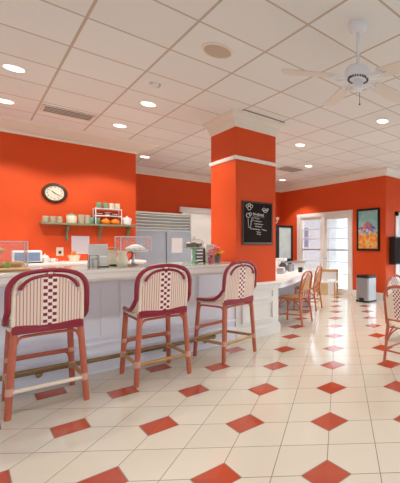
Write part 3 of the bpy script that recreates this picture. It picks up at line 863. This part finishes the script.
b = MB(); b.lathe([(.063, .12), (.058, .135), (.03, .147), (.01, .15), (.012, .16), (.004, .165)], n=22); b.build('lid', M['teal'], j, True)
g = 'sage cups beside the orange pots'
for k, (x, lb) in enumerate(((1.385, 'sage green cup at the left of the two by the orange pots on shelf'), (1.463, 'sage green cup touching the left orange pot on the shelf'))):
    cu = empty('cup', (x, YS - .02, SZ), lb, 'cup', g)
    b = MB(); b.lathe([(.026, 0), (.03, .006), (.037, .05), (.039, .105), (.035, .105), (.032, .03)], n=20); b.build('body', M['teal'], cu, True)
    b = MB(); b.tube(smooth_path([(0, -.035, .085), (0, -.062, .075), (0, -.06, .04), (0, -.034, .03)], 4), .006, 6); b.build('handle', M['teal'], cu, True)
g = 'small orange pots on the shelf'
for x, lb in ((1.575, 'rounded orange pot left of its twin on the green shelf'), (1.71, 'rounded orange pot next to the white lidded dish on shelf')):
    p = empty('orange_pot', (x, YS - .04, SZ), lb, 'pot', g)
    b = MB()
    rings = []
    for r, z in ((.035, 0), (.055, .012), (.064, .04), (.058, .068), (.04, .08)):
        rings.append([(r * (1 + .05 * math.cos(8 * 2 * PI * k / 32)) * math.cos(2 * PI * k / 32), r * (1 + .05 * math.cos(8 * 2 * PI * k / 32)) * math.sin(2 * PI * k / 32), z) for k in range(32)])
    V = [[b.bm.verts.new(q) for q in r_] for r_ in rings]
    for A, B in zip(V, V[1:]):
        for k in range(32): b.bm.faces.new([A[k], A[(k + 1) % 32], B[(k + 1) % 32], B[k]])
    b.bm.faces.new(V[0][::-1]); b.bm.faces.new(V[-1]); b.build('body', M['orange'], p, True)
    b = MB(); b.lathe([(.042, .08), (.036, .09), (.012, .096), (.008, .108), (.003, .11)], n=16); b.build('lid', M['orange'], p, True)
wd = empty('covered_dish', (1.885, YS - .02, SZ), 'white lidded dish at the right end of the green shelf', 'dish')
b = MB(); b.lathe([(.045, 0), (.06, .01), (.068, .07), (.07, .10), (.06, .10)], n=22); b.build('body', M['whitec'], wd, True)
b = MB(); b.lathe([(.072, .10), (.066, .118), (.03, .135), (.012, .138), (.015, .152), (.004, .16)], n=22); b.build('lid', M['whitec'], wd, True)
rk = empty('dish_rack', (1.61, YL - .11, SZ), 'white wire rack standing on the shelf over the orange pots', 'rack')
for s in (-1, 1):
    for yy in (-.09, .08):
        b = MB(); b.tube([(s * .18, yy, 0), (s * .18, yy, .265)], .007, 6); b.build('leg', M['whitec'], rk)
for z in (.14, .255):
    b = MB()
    for yy in (-.09, -.05, -.01, .03, .08): b.tube([(-.187, yy, z), (.187, yy, z)], .007, 6)
    for s in (-1, 0, 1): b.tube([(s * .18, -.09, z), (s * .18, .08, z)], .006, 6)
    b.build('rack_shelf', M['whitec'], rk)
zt = SZ + .262
g = 'mugs on top of the white rack'
for x, mt, lb in ((1.485, 'teal', 'sage green mug at the left end on top of the white rack'), (1.575, 'teal', 'sage green mug second from the left on the white rack'), (1.665, 'cream', 'cream mug left of its twin on top of the white rack'), (1.745, 'cream', 'cream mug at the right end on top of the white rack')):
    mg = empty('mug', (x, YS - .01, zt), lb, 'mug', g)
    b = MB(); b.lathe([(.034, 0), (.037, .006), (.038, .095), (.034, .095), (.03, .02)], n=20); b.build('body', M[mt], mg, True)
    b = MB(); b.tube(smooth_path([(.0, -.036, .08), (.0, -.06, .07), (.0, -.06, .035), (.0, -.036, .025)], 4), .006, 6); b.build('handle', M[mt], mg, True)
zt = SZ + .147
g = 'saucers inside the white rack'
for k, x in enumerate((1.50, 1.61, 1.71)):
    for i in range(3):
        b = MB(); b.lathe([(.028, 0), (.046, .014), (.043, .017), (.026, .006)], n=18)
        tag(b.build('saucer', M['whitec' if (k + i) % 2 else 'burg'], None, True, (x, YS - .005, zt + i * .018)), ('white' if (k + i) % 2 else 'dark red') + ' saucer stacked inside the white rack above the orange pots', 'saucer', g)

o_ = empty('wall_outlet', (1.008, YL, 1.19), 'white wall outlet with a dark plug on the orange wall above back counter', 'outlet')
b = MB(); b.rbox(-.044, .044, -.008, 0, -.065, .065, .003); b.build('plate', M['cream'], o_)
b = MB(); b.box(-.016, .016, -.03, -.008, -.03, .01); b.build('plug', M['black'], o_)
b = MB(); b.box(1.152, 1.384, YL - .006, YL - .001, 1.15, 1.44); tag(b.build('wall_sheet', M['lilac']), 'pale lilac sheet fixed to the orange wall below the shelf', 'sheet')

# chalkboard menu
cb = empty('chalkboard', (2.783, CY0, 1.6), 'black chalkboard menu hung on the red column', 'chalkboard')
b = MB(); w, hh, e = .242, .302, .018
b.box(-w, w, -.02, 0, hh - e, hh); b.box(-w, w, -.02, 0, -hh, -hh + e); b.box(-w, -w + e, -.02, 0, -hh + e, hh - e); b.box(w - e, w, -.02, 0, -hh + e, hh - e); b.build('frame', M['dwood'], cb)
b = MB(); b.box(-w + e, w - e, -.012, 0, -hh + e, hh - e); b.build('board', M['slate'], cb)
b = MB(); b.box(-w + e, w - e, -.030, -.008, -hh + e, -hh + e + .012); b.build('chalk_ledge', M['grey'], cb)
def scrib(mb, x0, x1, z, amp, wav, r=.0028, ph=0):
    n = int((x1 - x0) / wav * 6)
    pts = []
    for i in range(n + 1):
        f = i / n; a = 2 * PI * (x1 - x0) / wav * f + ph
        pts.append((x0 + (x1 - x0) * f + .004 * math.sin(a * 1.0), -.0135, z + amp * math.sin(a) * (1 + .4 * math.sin(a * .37 + ph)) - .012 * f))
    mb.tube(pts, r, 5)
b = MB(); scrib(b, -.08, .10, .128, .017, .026, .0042)
b.tube([(-.06, -.0135, .096), (.10, -.0135, .088)], .0018, 5); b.build('chalk_heading', M['chalk'], cb)
for i, (x0, x1, z) in enumerate(((-.055, .03, .075), (-.055, .06, .035), (-.06, .085, -.005), (-.045, .06, -.04), (-.12, .04, -.078), (.06, .14, -.085), (-.02, .045, -.118), (-.015, .045, -.148))):
    b = MB(); scrib(b, x0, x1, z, .007, .016, .0026, i * 1.3); b.build('chalk_line', M['chalk'], cb)
b = MB()   # ice-cream scoops and a sundae glass, upper left
for (cx_, cz_, r_) in ((-.135, .205, .026), (-.105, .235, .022), (-.165, .235, .02), (-.135, .25, .02), (-.15, .105, .03), (-.12, .125, .02)):
    b.tube([(cx_ + r_ * math.cos(2 * PI * k / 14), -.0135, cz_ + r_ * math.sin(2 * PI * k / 14)) for k in range(14)], .0055, 5, True)
b.tube([(-.155, -.0135, .06), (-.145, -.0135, -.05), (-.115, -.0135, -.05), (-.10, -.0135, .06)], .0045, 5, False)
b.tube([(-.105, -.0135, .07), (-.075, -.0135, .09), (-.08, -.0135, .03), (-.11, -.0135, .02)], .004, 5); b.tube([(-.15, -.0135, -.062), (-.11, -.0135, -.062)], .004, 5)
b.build('chalk_drawing', M['chalk'], cb)
b = MB()   # a slice of melon, upper right
b.tube([(.07 + .105 * k / 12, -.0135, .205 - .05 * math.sin(PI * k / 12) + .01 * k / 12) for k in range(13)], .0065, 5); b.tube([(.07, -.0135, .207), (.10, -.0135, .225), (.13, -.0135, .205), (.16, -.0135, .222), (.175, -.0135, .213)], .005, 5)
b.tube([(.09, -.0135, .19), (.155, -.0135, .195)], .008, 5); b.build('chalk_drawing', M['chalk'], cb)

# framed picture by the trash can
pc = empty('framed_picture', (XF, 5.636, 1.67), 'black framed colourful painting on orange wall above the trash can', 'picture')
b = MB(); w, hh, e = .362, .515, .05
for y0, y1, z0, z1 in ((-w, w, hh - e, hh), (-w, w, -hh, -hh + e), (-w, -w + e, -hh + e, hh - e), (w - e, w, -hh + e, hh - e)): b.box(-.035, 0, y0, y1, z0, z1)
b.build('frame', M['black'], pc)
def art():
    m = bpy.data.materials.new('painted_hill_town'); t = NT(m)
    x, y, z = t.xyz()
    n1 = t.noise(9, 5); n2 = t.noise(24, 4)
    zz = t.math('ADD', z, t.math('MULTIPLY', t.math('SUBTRACT', n1, .5), .22))
    sky = t.mix(n1, lin((70, 186, 196)), lin((196, 224, 214)))
    vo = t.n('ShaderNodeTexVoronoi'); vo.inputs['Scale'].default_value = 16
    tcv = t.n('ShaderNodeTexCoord'); t.l(tcv.outputs['Object'], vo.inputs['Vector'])
    vs_ = t.n('ShaderNodeSeparateColor'); t.l(vo.outputs['Color'], vs_.inputs[0])
    hill = t.mix(vs_.outputs[0], lin((84, 96, 168)), lin((236, 130, 120)))
    mid = t.mix(vs_.outputs[1], lin((244, 226, 214)), lin((104, 140, 178)))
    fld = t.mix(vs_.outputs[2], lin((244, 122, 20)), lin((246, 206, 120)))
    hz = t.math('SUBTRACT', .19, t.math('MULTIPLY', t.math('ABSOLUTE', t.math('SUBTRACT', y, .03)), .6))
    c = t.mix(t.math('LESS_THAN', zz, hz), sky, hill)
    c = t.mix(t.math('LESS_THAN', zz, .0), c, mid)
    c = t.mix(t.math('LESS_THAN', zz, -.10), c, fld)
    t.surface(c, .5); return m
b = MB(); b.box(-.02, 0, -w + e, w - e, -hh + e, hh - e); b.build('canvas', art(), pc)

sc = empty('wall_sconce', (6.28, YB, 2.02), 'small white wall sconce high in the far corner', 'sconce')
b = MB(); b.box(-.06, .06, -.02, 0, -.08, .08); b.build('plate', M['whitec'], sc)
b = MB()
for s in (-1, 1): b.tube(smooth_path([(0, -.02, -.03), (s * .06, -.08, -.07), (s * .14, -.1, -.02), (s * .15, -.1, .03)], 4), .014, 6)
b.build('arm', M['whitec'], sc, True)
for s in (-1, 1):
    b = MB(); b.lathe([(.03, .03), (.055, .07), (.06, .12), (.05, .12)], (s * .15, -.1, 0), 16); b.build('shade', M['whitec'], sc, True)

# black panel and white casing on the right-hand wall
w1 = empty('window_1', (7.35, 5.10, 0)); struct(w1)
b = MB(); b.box(-.33, -.22, -.03, 0, .25, 2.1); b.box(-.33, 1.2, -.03, 0, 2.0, 2.1); b.build('frame', M['white'], w1)
b = MB(); b.box(-.22, 1.2, -.015, 0, .25, 2.0); b.build('shade', M['siding'], w1)
sp = empty('wall_cabinet', (6.87, 5.10, 1.16), 'black box mounted on the right-hand wall near the corner', 'box')
b = MB(); b.rbox(-.11, .19, -.20, -.02, -.33, .33, .012); b.build('body', M['black'], sp)
b = MB(); b.box(-.085, .165, -.207, -.2, -.30, .30); b.build('front', M['slate'], sp)
b = MB(); b.box(-.02, .1, -.02, 0, -.1, .1); b.build('bracket', M['dsteel'], sp)

# trash can
tc = empty('trash_can', (6.19, 5.315, 0), 'stainless steel step trash can with black lid against the orange wall', 'trash can', rotz=R(-90))
def rrect(w, d, r, n=5):
    pts = []
    for cx_, cy_, a0 in ((w - r, d - r, 0), (-w + r, d - r, 90), (-w + r, -d + r, 180), (w - r, -d + r, 270)):
        for k in range(n + 1):
            a = R(a0 + 90 * k / n); pts.append((cx_ + r * math.cos(a), cy_ + r * math.sin(a)))
    return pts
b = MB(); b.prism(rrect(.185, .165, .05), .04, .545); b.build('body', M['steel'], tc, True)
b = MB(); b.prism(rrect(.192, .172, .052), 0, .04); b.build('base', M['black'], tc, True)
b = MB(); b.prism(rrect(.19, .17, .05), .545, .585); b.prism(rrect(.175, .155, .05), .585, .605); b.build('lid', M['black'], tc, True)
b = MB(); b.prism([(.09 * math.cos(R(180 + 18 * k)), -.165 + .06 * math.sin(R(180 + 18 * k))) for k in range(11)], .012, .03); b.prism([(.07 * math.cos(R(180 + 18 * k)), -.165 + .02 * math.sin(R(180 + 18 * k))) for k in range(11)], .03, .10); b.build('pedal', M['black'], tc)

# small wooden high chair by the doors
hc = empty('child_chair', (6.2, 6.62, 0), "low tan wooden child's chair in front of the glass doors", 'chair', rotz=R(-55))
for x in (-.22, .22):
    for y in (-.17, .17):
        b = MB(); b.box(x - .02, x + .02, y - .02, y + .02, 0, .66 if y > 0 else .36); b.build('leg', M['tanw'], hc)
b = MB(); b.box(-.25, .25, .15, .19, .60, .66); b.build('top_rail', M['tanw'], hc)
b = MB(); b.box(-.2, .2, .16, .18, .40, .60); b.build('backrest', M['paper'], hc)
b = MB(); b.rbox(-.24, .24, -.19, .15, .33, .37, .008); b.build('seat', M['paper'], hc)
b = MB(); b.box(-.20, .05, -.2, -.14, .04, .33); b.build('front_panel', M['card'], hc)
b = MB(); b.box(.05, .2, -.19, -.15, .06, .33); b.build('front_panel', M['paper'], hc)

# ------------------------------------------------------------------ on the back counter
ZB = 1.04
to = empty('toaster', (.59, 6.76, ZB), 'white toaster with blue-grey front on the back counter at left', 'toaster')
b = MB(); b.rbox(-.155, .155, -.09, .09, .015, .18, .02, 3); b.build('body', M['whitec'], to, True)
b = MB(); b.box(-.13, .13, -.096, -.09, .03, .15); b.build('front_panel', M['blue'], to)
for s in (-1, 1):
    b = MB(); b.box(-.12, .12, s * .035 - .012, s * .035 + .012, .178, .182); b.build('slot', M['black'], to)
b = MB(); b.box(-.15, .15, -.085, .085, 0, .015); b.build('base', M['black'], to)
g = 'white cups beside the toaster'
for x, y, r, h, lb in ((.79, 6.78, .038, .07, 'white cup nearest the toaster on the back counter'), (.865, 6.74, .034, .06, 'small white cup between its neighbour and the wall outlet')):
    cu = empty('cup', (x, y, ZB), lb, 'cup', g)
    b = MB(); b.lathe([(r * .7, 0), (r * .8, .006), (r, h), (r * .9, h), (r * .75, .015)], n=18); b.build('body', M['whitec'], cu, True)
    b = MB(); b.tube(smooth_path([(r * .9, 0, h * .8), (r * 1.5, 0, h * .75), (r * 1.5, 0, h * .4), (r * .85, 0, h * .25)], 4), .005, 6); b.build('handle', M['whitec'], cu, True)
tp = empty('sugar_bowl', (.80, 6.93, ZB), 'white lidded sugar bowl behind the small cups', 'bowl')
b = MB(); b.lathe([(.035, 0), (.055, .02), (.055, .06), (.045, .075)], n=18); b.build('body', M['whitec'], tp, True)
b = MB(); b.lathe([(.047, .075), (.035, .10), (.008, .108), (.01, .12), (.003, .126)], n=18); b.build('lid', M['whitec'], tp, True)
b = MB(); b.lathe([(.03, 0), (.045, .012), (.043, .016), (.025, .006)], n=18); tag(b.build('saucer', M['cream'], None, True, (.99, 6.78, ZB)), 'small cream saucer below the wall outlet on the back counter', 'saucer')
bw = MB(); bw.lathe([(.05, 0), (.055, .008), (.075, .085), (.078, .10), (.070, .10), (.064, .085), (.045, .012), (.01, .01)], n=24); tag(bw.build('fruit_bowl', M['cream'], None, True, (1.12, 6.8, ZB)), 'cream bowl holding oranges on the back counter', 'bowl')
g = 'oranges in the cream bowl'
for x, y, z, lb in ((1.0906, 6.783, .093, 'orange at the left front in the cream bowl'), (1.1494, 6.783, .093, 'orange at the right in the cream bowl'), (1.12, 6.834, .093, 'orange at the back of the cream bowl'), (1.12, 6.80, .139, 'topmost orange on the pile in the cream bowl')):
    o = empty('orange', (x, y, ZB + z), lb, 'orange', g)
    b = MB(); b.ball((0, 0, 0), .028, 1, 1, .95, 14); b.build('fruit', M['orange'], o, 'all')

# ------------------------------------------------------------------ on the bar, from left to right
ZC = 1.07
def acrylic_box(x, y, w, d, h, z, name, label, cat, lidt=True):
    t = empty(name, (x, y, z), label, cat)
    b = MB(); e = .004
    b.box(-w, w, -d, -d + e, 0, h); b.box(-w, w, d - e, d, 0, h); b.box(-w, -w + e, -d + e, d - e, 0, h); b.box(w - e, w, -d + e, d - e, 0, h); b.box(-w, w, -d, d, h, h + e)
    b.build('cover', M['acryl'], t)
    b = MB(); r = .0045
    for sx in (-1, 1):
        for sy in (-1, 1): b.tube([(sx * w, sy * d, 0), (sx * w, sy * d, h)], r, 6)
    for sy in (-1, 1): b.tube([(-w, sy * d, h), (w, sy * d, h)], r, 6)
    for sx in (-1, 1): b.tube([(sx * w, -d, h), (sx * w, d, h)], r, 6)
    b.build('edge', M['lilac'], t)
    return t
b = MB(); b.rbox(-.2, .40, 4.22, 4.40, ZC, ZC + .02, .006); tag(b.build('serving_board', M['tanw']), 'tan wooden serving board at the left end of the bar', 'board')
b = MB(); b.rbox(-.10, .41, 4.45, 4.72, ZC, ZC + .012, .004); tag(b.build('pastry_tray', M['card']), 'flat tan tray under the clear pastry case', 'tray')
pc_ = acrylic_box(.16, 4.585, .235, .12, .245, ZC + .012, 'pastry_case', 'clear acrylic pastry case at the left end of the bar', 'display case')
g = 'pastries inside the clear case'
for i, (x, y, z) in enumerate(((.0, 4.56, .035), (.11, 4.56, .035), (.22, 4.56, .035), (.05, 4.6, .095), (.16, 4.6, .095), (.20, 4.57, .16), (.11, 4.57, .155), (.02, 4.57, .155), (.33, 4.59, .033))):
    b = MB(); b.ball((0, 0, 0), .05, 1.05, .8, .62, 12, .03)
    tag(b.build('pastry', M['pastry' if i % 3 else 'cream'], None, True, (x, y, ZC + .012 + z)), 'baked pastry piled inside the clear case at the left', 'pastry', g)
gc = empty('price_card', (.262, 4.42, ZC), 'small lime green card standing before the pastry case', 'card')
b = MB(); b.box(-.017, .017, -.003, .003, .02, .075); b.build('card', M['lime'], gc)
b = MB(); b.box(-.014, .014, -.012, .012, 0, .02); b.build('base', M['black'], gc)

ps = empty('paper_stand', (.957, 4.58, ZC), 'blank white upright board on the bar left of the pitcher', 'sign')
b = MB(); b.box(-.085, .085, -.006, .006, .006, .235); b.build('sheet', M['paper'], ps)
b = MB(); b.box(-.085, .085, -.04, .04, 0, .006); b.build('foot', M['whitec'], ps)
wr = empty('wire_holder', (.872, 4.36, ZC), 'black wire card holder in front of the white board on the bar', 'holder')
b = MB()
for y in (-.03, .03):
    b.tube([(-.038, y, 0), (-.038, y, .12), (.038, y, .12), (.038, y, 0)], .0035, 6); b.tube([(-.01, y, 0), (-.01, y, .085), (.03, y, .085)], .003, 6)
for x in (-.038, .038): b.tube([(x, -.03, .004), (x, .03, .004)], .0035, 6)
b.build('wire', M['black'], wr)
b = MB(); b.box(-.028, .028, -.015, .015, .003, .075); b.build('card_stack', M['paper'], wr)
nb = empty('napkin_box', (.955, 4.42, ZC), 'small white box right of the black wire holder', 'box')
b = MB(); b.rbox(-.033, .033, -.03, .03, 0, .105, .004); b.build('body', M['whitec'], nb)
b = MB(); b.box(-.02, .02, -.015, .015, .105, .112); b.build('opening', M['paper'], nb)
b = MB(); b.box(-.045, .045, -.012, .012, 0, .012); tag(b.build('tongs', M['black'], None, False, (.94, 4.30, ZC)), 'small dark utensil lying before the white box on the bar', 'utensil')
cn = empty('canister', (1.095, 4.66, ZC), 'cream canister with orange lid left of the pitcher on the bar', 'canister')
b = MB(); b.rbox(-.046, .046, -.04, .04, 0, .175, .01); b.build('body', M['cream'], cn, True)
b = MB(); b.rbox(-.048, .048, -.042, .042, .175, .20, .006); b.build('lid', M['orange'], cn, True)
b = MB(); b.box(-.04, .04, -.03, .03, 0, .018); tag(b.build('knife_block', M['black'], None, False, (1.075, 4.47, ZC)), 'flat black dish on the bar in front of the canister', 'dish')
pt = empty('pitcher', (1.10, 4.27, ZC), 'cream pitcher with brown handle on the bar beneath the cake dome', 'pitcher')
b = MB(); b.lathe([(.04, 0), (.05, .01), (.052, .06), (.040, .11), (.036, .13), (.046, .165), (.040, .165), (.03, .12)], n=22); b.build('body', M['cream'], pt, True)
b = MB(); b.tube(smooth_path([(.042, 0, .15), (.085, 0, .15), (.085, 0, .10), (.06, 0, .07), (.048, 0, .055)], 4), .006, 6); b.build('handle', M['dwood'], pt, True)
b = MB(); b.loft([[(-.045, -.012, .15), (-.045, .012, .15)], [(-.068, -.003, .168), (-.068, .003, .168)]]); b.build('spout', M['cream'], pt)

cs = empty('cake_stand', (1.25, 4.46, ZC), 'silver pedestal cake stand below the clear square dome', 'cake stand')
b = MB(); b.lathe([(.055, 0), (.05, .01), (.02, .02), (.013, .05), (.02, .09), (.014, .12), (.03, .145)], n=20); b.build('pedestal', M['steel'], cs, True)
b = MB(); b.lathe([(.03, .145), (.145, .15), (.15, .158), (.03, .156)], n=28); b.build('plate', M['whitec'], cs, True)
ck2 = empty('frosted_cake', (1.27, 4.45, ZC + .158), 'low white frosted cake on the silver stand under the dome', 'cake')
b = MB()
for k in range(11):
    a = 2 * PI * k / 11; b.ball((.064 * math.cos(a), .064 * math.sin(a), .026), .030, 1, 1, .75, 10, .06)
b.ball((0, 0, .038), .06, 1.2, 1.2, .6, 12, .05); b.build('frosting', M['icing'], ck2, True)
acrylic_box(1.25, 4.455, .145, .105, .155, ZC + .159, 'cake_dome', 'clear square cake dome with pale edges over the white cake', 'cake dome')

gs = empty('cake_stand', (1.94, 4.52, ZC), 'jade green glass pedestal stand holding brown cakes near the column', 'cake stand')
b = MB(); b.lathe([(.055, 0), (.05, .012), (.022, .03), (.016, .08), (.024, .13), (.016, .165), (.04, .182)], n=20); b.build('pedestal', M['jade'], gs, True)
b = MB(); b.lathe([(.04, .182), (.12, .188), (.126, .20), (.04, .196)], n=28); b.build('plate', M['jade'], gs, True)
g = 'small brown cakes on the jade stand'
for k in range(7):
    a = 2 * PI * k / 6; r_ = .068 if k < 6 else 0
    q = empty('small_cake', (1.94 + r_ * math.cos(a), 4.52 + r_ * math.sin(a), ZC + .198), 'small brown cake on the jade green stand', 'cake', g)
    b = MB(); b.lathe([(.024, 0), (.032, .035), (.03, .045)], n=12); b.build('crumb', M['choc'], q, True)
    b = MB(); b.ball((0, 0, .046), .028, 1, 1, .55, 10, .05); b.build('topping', M['icing' if k % 2 else 'choc'], q, True)
gd_ = empty('glass_dome', (1.94, 4.52, ZC + .2), 'round clear glass dome over the brown cakes', 'cake dome')
b = MB(); b.loft([[(r * math.cos(2 * PI * k / 28), r * math.sin(2 * PI * k / 28), z) for k in range(29)] for r, z in ((.116, 0), (.116, .05), (.105, .08), (.06, .10), (.004, .106))]); b.build('bell', M['acryl'], gd_, True)
b = MB(); b.ball((0, 0, .12), .016); b.build('knob', M['acryl'], gd_, True)
mh = empty('card_rack', (2.10, 4.72, ZC), 'black rack of cards on the bar behind the jade stand', 'rack')
b = MB()
for a in ((-.07, .07, .165, .18), (-.07, .07, 0, .012), (-.07, -.056, 0, .18), (.056, .07, 0, .18)): b.box(a[0], a[1], -.03, .03, a[2], a[3])
b.build('frame', M['black'], mh)
for z in (.03, .075, .12):
    b = MB(); b.box(-.05, .05, -.02, .02, z, z + .028); b.build('card', M['grey'], mh)
vs = empty('white_vase', (2.215, 4.70, ZC), 'tall white square vase behind the pink flowers on the bar', 'vase')
b = MB(); b.rbox(-.055, .055, -.04, .04, 0, .235, .008); b.build('body', M['whitec'], vs, True)
b = MB(); b.box(-.045, .045, -.03, .03, .235, .239); b.build('mouth', M['dwood'], vs)
def bouquet(x, y, r, name, label, potmat, blooms, h):
    t = empty(name, (x, y, ZC), label, 'flower pot')
    b = MB(); b.lathe([(r * .75, 0), (r * .8, .006), (r, h), (r * .88, h), (r * .8, h * .7)], n=18); b.build('pot', potmat, t, True)
    for k, (dx, dy, dz, mt, s) in enumerate(blooms):
        b = MB(); b.tube(smooth_path([(0, 0, h * .7), (dx * .5, dy * .5, h + dz * .5), (dx, dy, h + dz)], 3), .003, 5); stem = b.build('stem', M['leaf'], t)
        b = MB()
        for q in range(6):
            a = 2 * PI * q / 6; b.ball((dx + s * .6 * math.cos(a), dy + s * .6 * math.sin(a), h + dz), s * .55, 1, 1, .6, 8)
        b.ball((dx, dy, h + dz + s * .2), s * .5, 1, 1, .8, 8); b.build('bloom', M[mt], stem, True)
    b = MB()
    for k in range(8):
        a = 2 * PI * k / 8; c_, s_ = math.cos(a) * r, math.sin(a) * r
        b.loft([[(c_ * .3, s_ * .3, h * .8), (c_ * .3 + .004, s_ * .3 + .004, h * .8)], [(c_ * 1.1 - s_ * .25, s_ * 1.1 + c_ * .25, h + .035), (c_ * 1.1 + s_ * .25, s_ * 1.1 - c_ * .25, h + .035)], [(c_ * 1.7, s_ * 1.7, h + .02), (c_ * 1.7 + .002, s_ * 1.7 + .002, h + .02)]])
    b.build('leaf', M['leaf'], t)
bouquet(2.105, 4.40, .042, 'flower_pot', 'pink pot of pink flowers on the bar nearest the jade stand', M['pink'],
        [(-.03, 0, .05, 'pink', .026), (.02, -.02, .06, 'pink', .028), (.0, .03, .085, 'pink', .024), (-.01, -.03, .03, 'pink', .026), (.035, .02, .07, 'mauve', .02)], .07)
bouquet(2.245, 4.52, .045, 'flower_pot', 'grey pot of yellow and mauve flowers against the red column', M['grey'],
        [(-.05, -.02, .03, 'yellow', .026), (.03, -.03, .035, 'yellow', .026), (.07, 0, .05, 'yellow', .024), (-.03, .02, .12, 'mauve', .03), (.0, -.01, .10, 'mauve', .026), (-.06, .0, .075, 'burg', .022), (.03, .02, .08, 'orange', .022)], .085)

# ------------------------------------------------------------------ on the low counter
ZD = .76
g = 'papers spread on the low counter'
for i, (x, y, a, lb) in enumerate(((3.75, 5.15, 20, 'white paper on the low counter nearest the red column'), (4.16, 5.27, 48, 'white paper tilted across the middle of the low counter'))):
    b = MB(); b.box(-.11, .11, -.15, .15, 0, .004); tag(b.build('paper_sheet', M['paper'], None, False, (x, y, ZD), R(a)), lb, 'paper', g)
mg = empty('mug', (4.42, 5.50, ZD), 'dark mug standing on the low counter behind the first honey chair', 'mug')
b = MB(); b.lathe([(.036, 0), (.04, .006), (.041, .095), (.036, .095), (.033, .02)], n=18); b.build('body', M['black'], mg, True)
b = MB(); b.tube(smooth_path([(.04, 0, .08), (.065, 0, .07), (.065, 0, .035), (.04, 0, .025)], 4), .006, 6); b.build('handle', M['black'], mg, True)
for x, y, lb in ((3.95, 5.48, 'white napkin dispenser on the low counter near its middle'), (4.60, 6.10, 'white napkin dispenser at the far end of the low counter')):
    nd = empty('napkin_dispenser', (x, y, ZD), lb, 'dispenser', 'napkin dispensers on the low counter', R(39))
    b = MB(); b.rbox(-.09, .09, -.06, .06, 0, .11, .01); b.build('body', M['steel'], nd, True)
    b = MB(); b.box(-.07, .07, -.045, .045, .11, .118); b.build('napkin', M['paper'], nd)
ZK = .88
cm = empty('coffee_maker', (4.24, 5.93, ZD), 'small white coffee maker on the back of the low counter, below the black framed cabinet', 'coffee maker', None, R(39))
b = MB(); b.rbox(-.10, .10, .0, .10, 0, .27, .012); b.rbox(-.10, .10, -.13, .0, .21, .27, .012); b.rbox(-.10, .10, -.13, .0, 0, .03, .008); b.build('body', M['whitec'], cm, True)
b = MB(); b.lathe([(.06, .03), (.075, .06), (.07, .13), (.045, .17), (.05, .18)], (0, -.07, 0), 18); b.build('carafe', M['dsteel'], cm, True)
for x, mt, h, lb in ((4.40, 'steel', .17, 'steel canister right of the small coffee maker on the low counter'), (4.52, 'blue', .13, 'blue-grey canister on the low counter, right of the steel canister')):
    cn = empty('canister', (x, 5.80 + (x - 4.40) * .8, ZD), lb, 'canister', 'canisters on the low counter')
    b = MB(); b.lathe([(.04, 0), (.045, .006), (.045, h - .02), (.04, h - .015)], n=18); b.build('body', M[mt], cn, True)
    b = MB(); b.lathe([(.046, h - .018), (.04, h - .004), (.01, h), (.01, h + .012), (.003, h + .015)], n=18); b.build('lid', M['black'], cn, True)
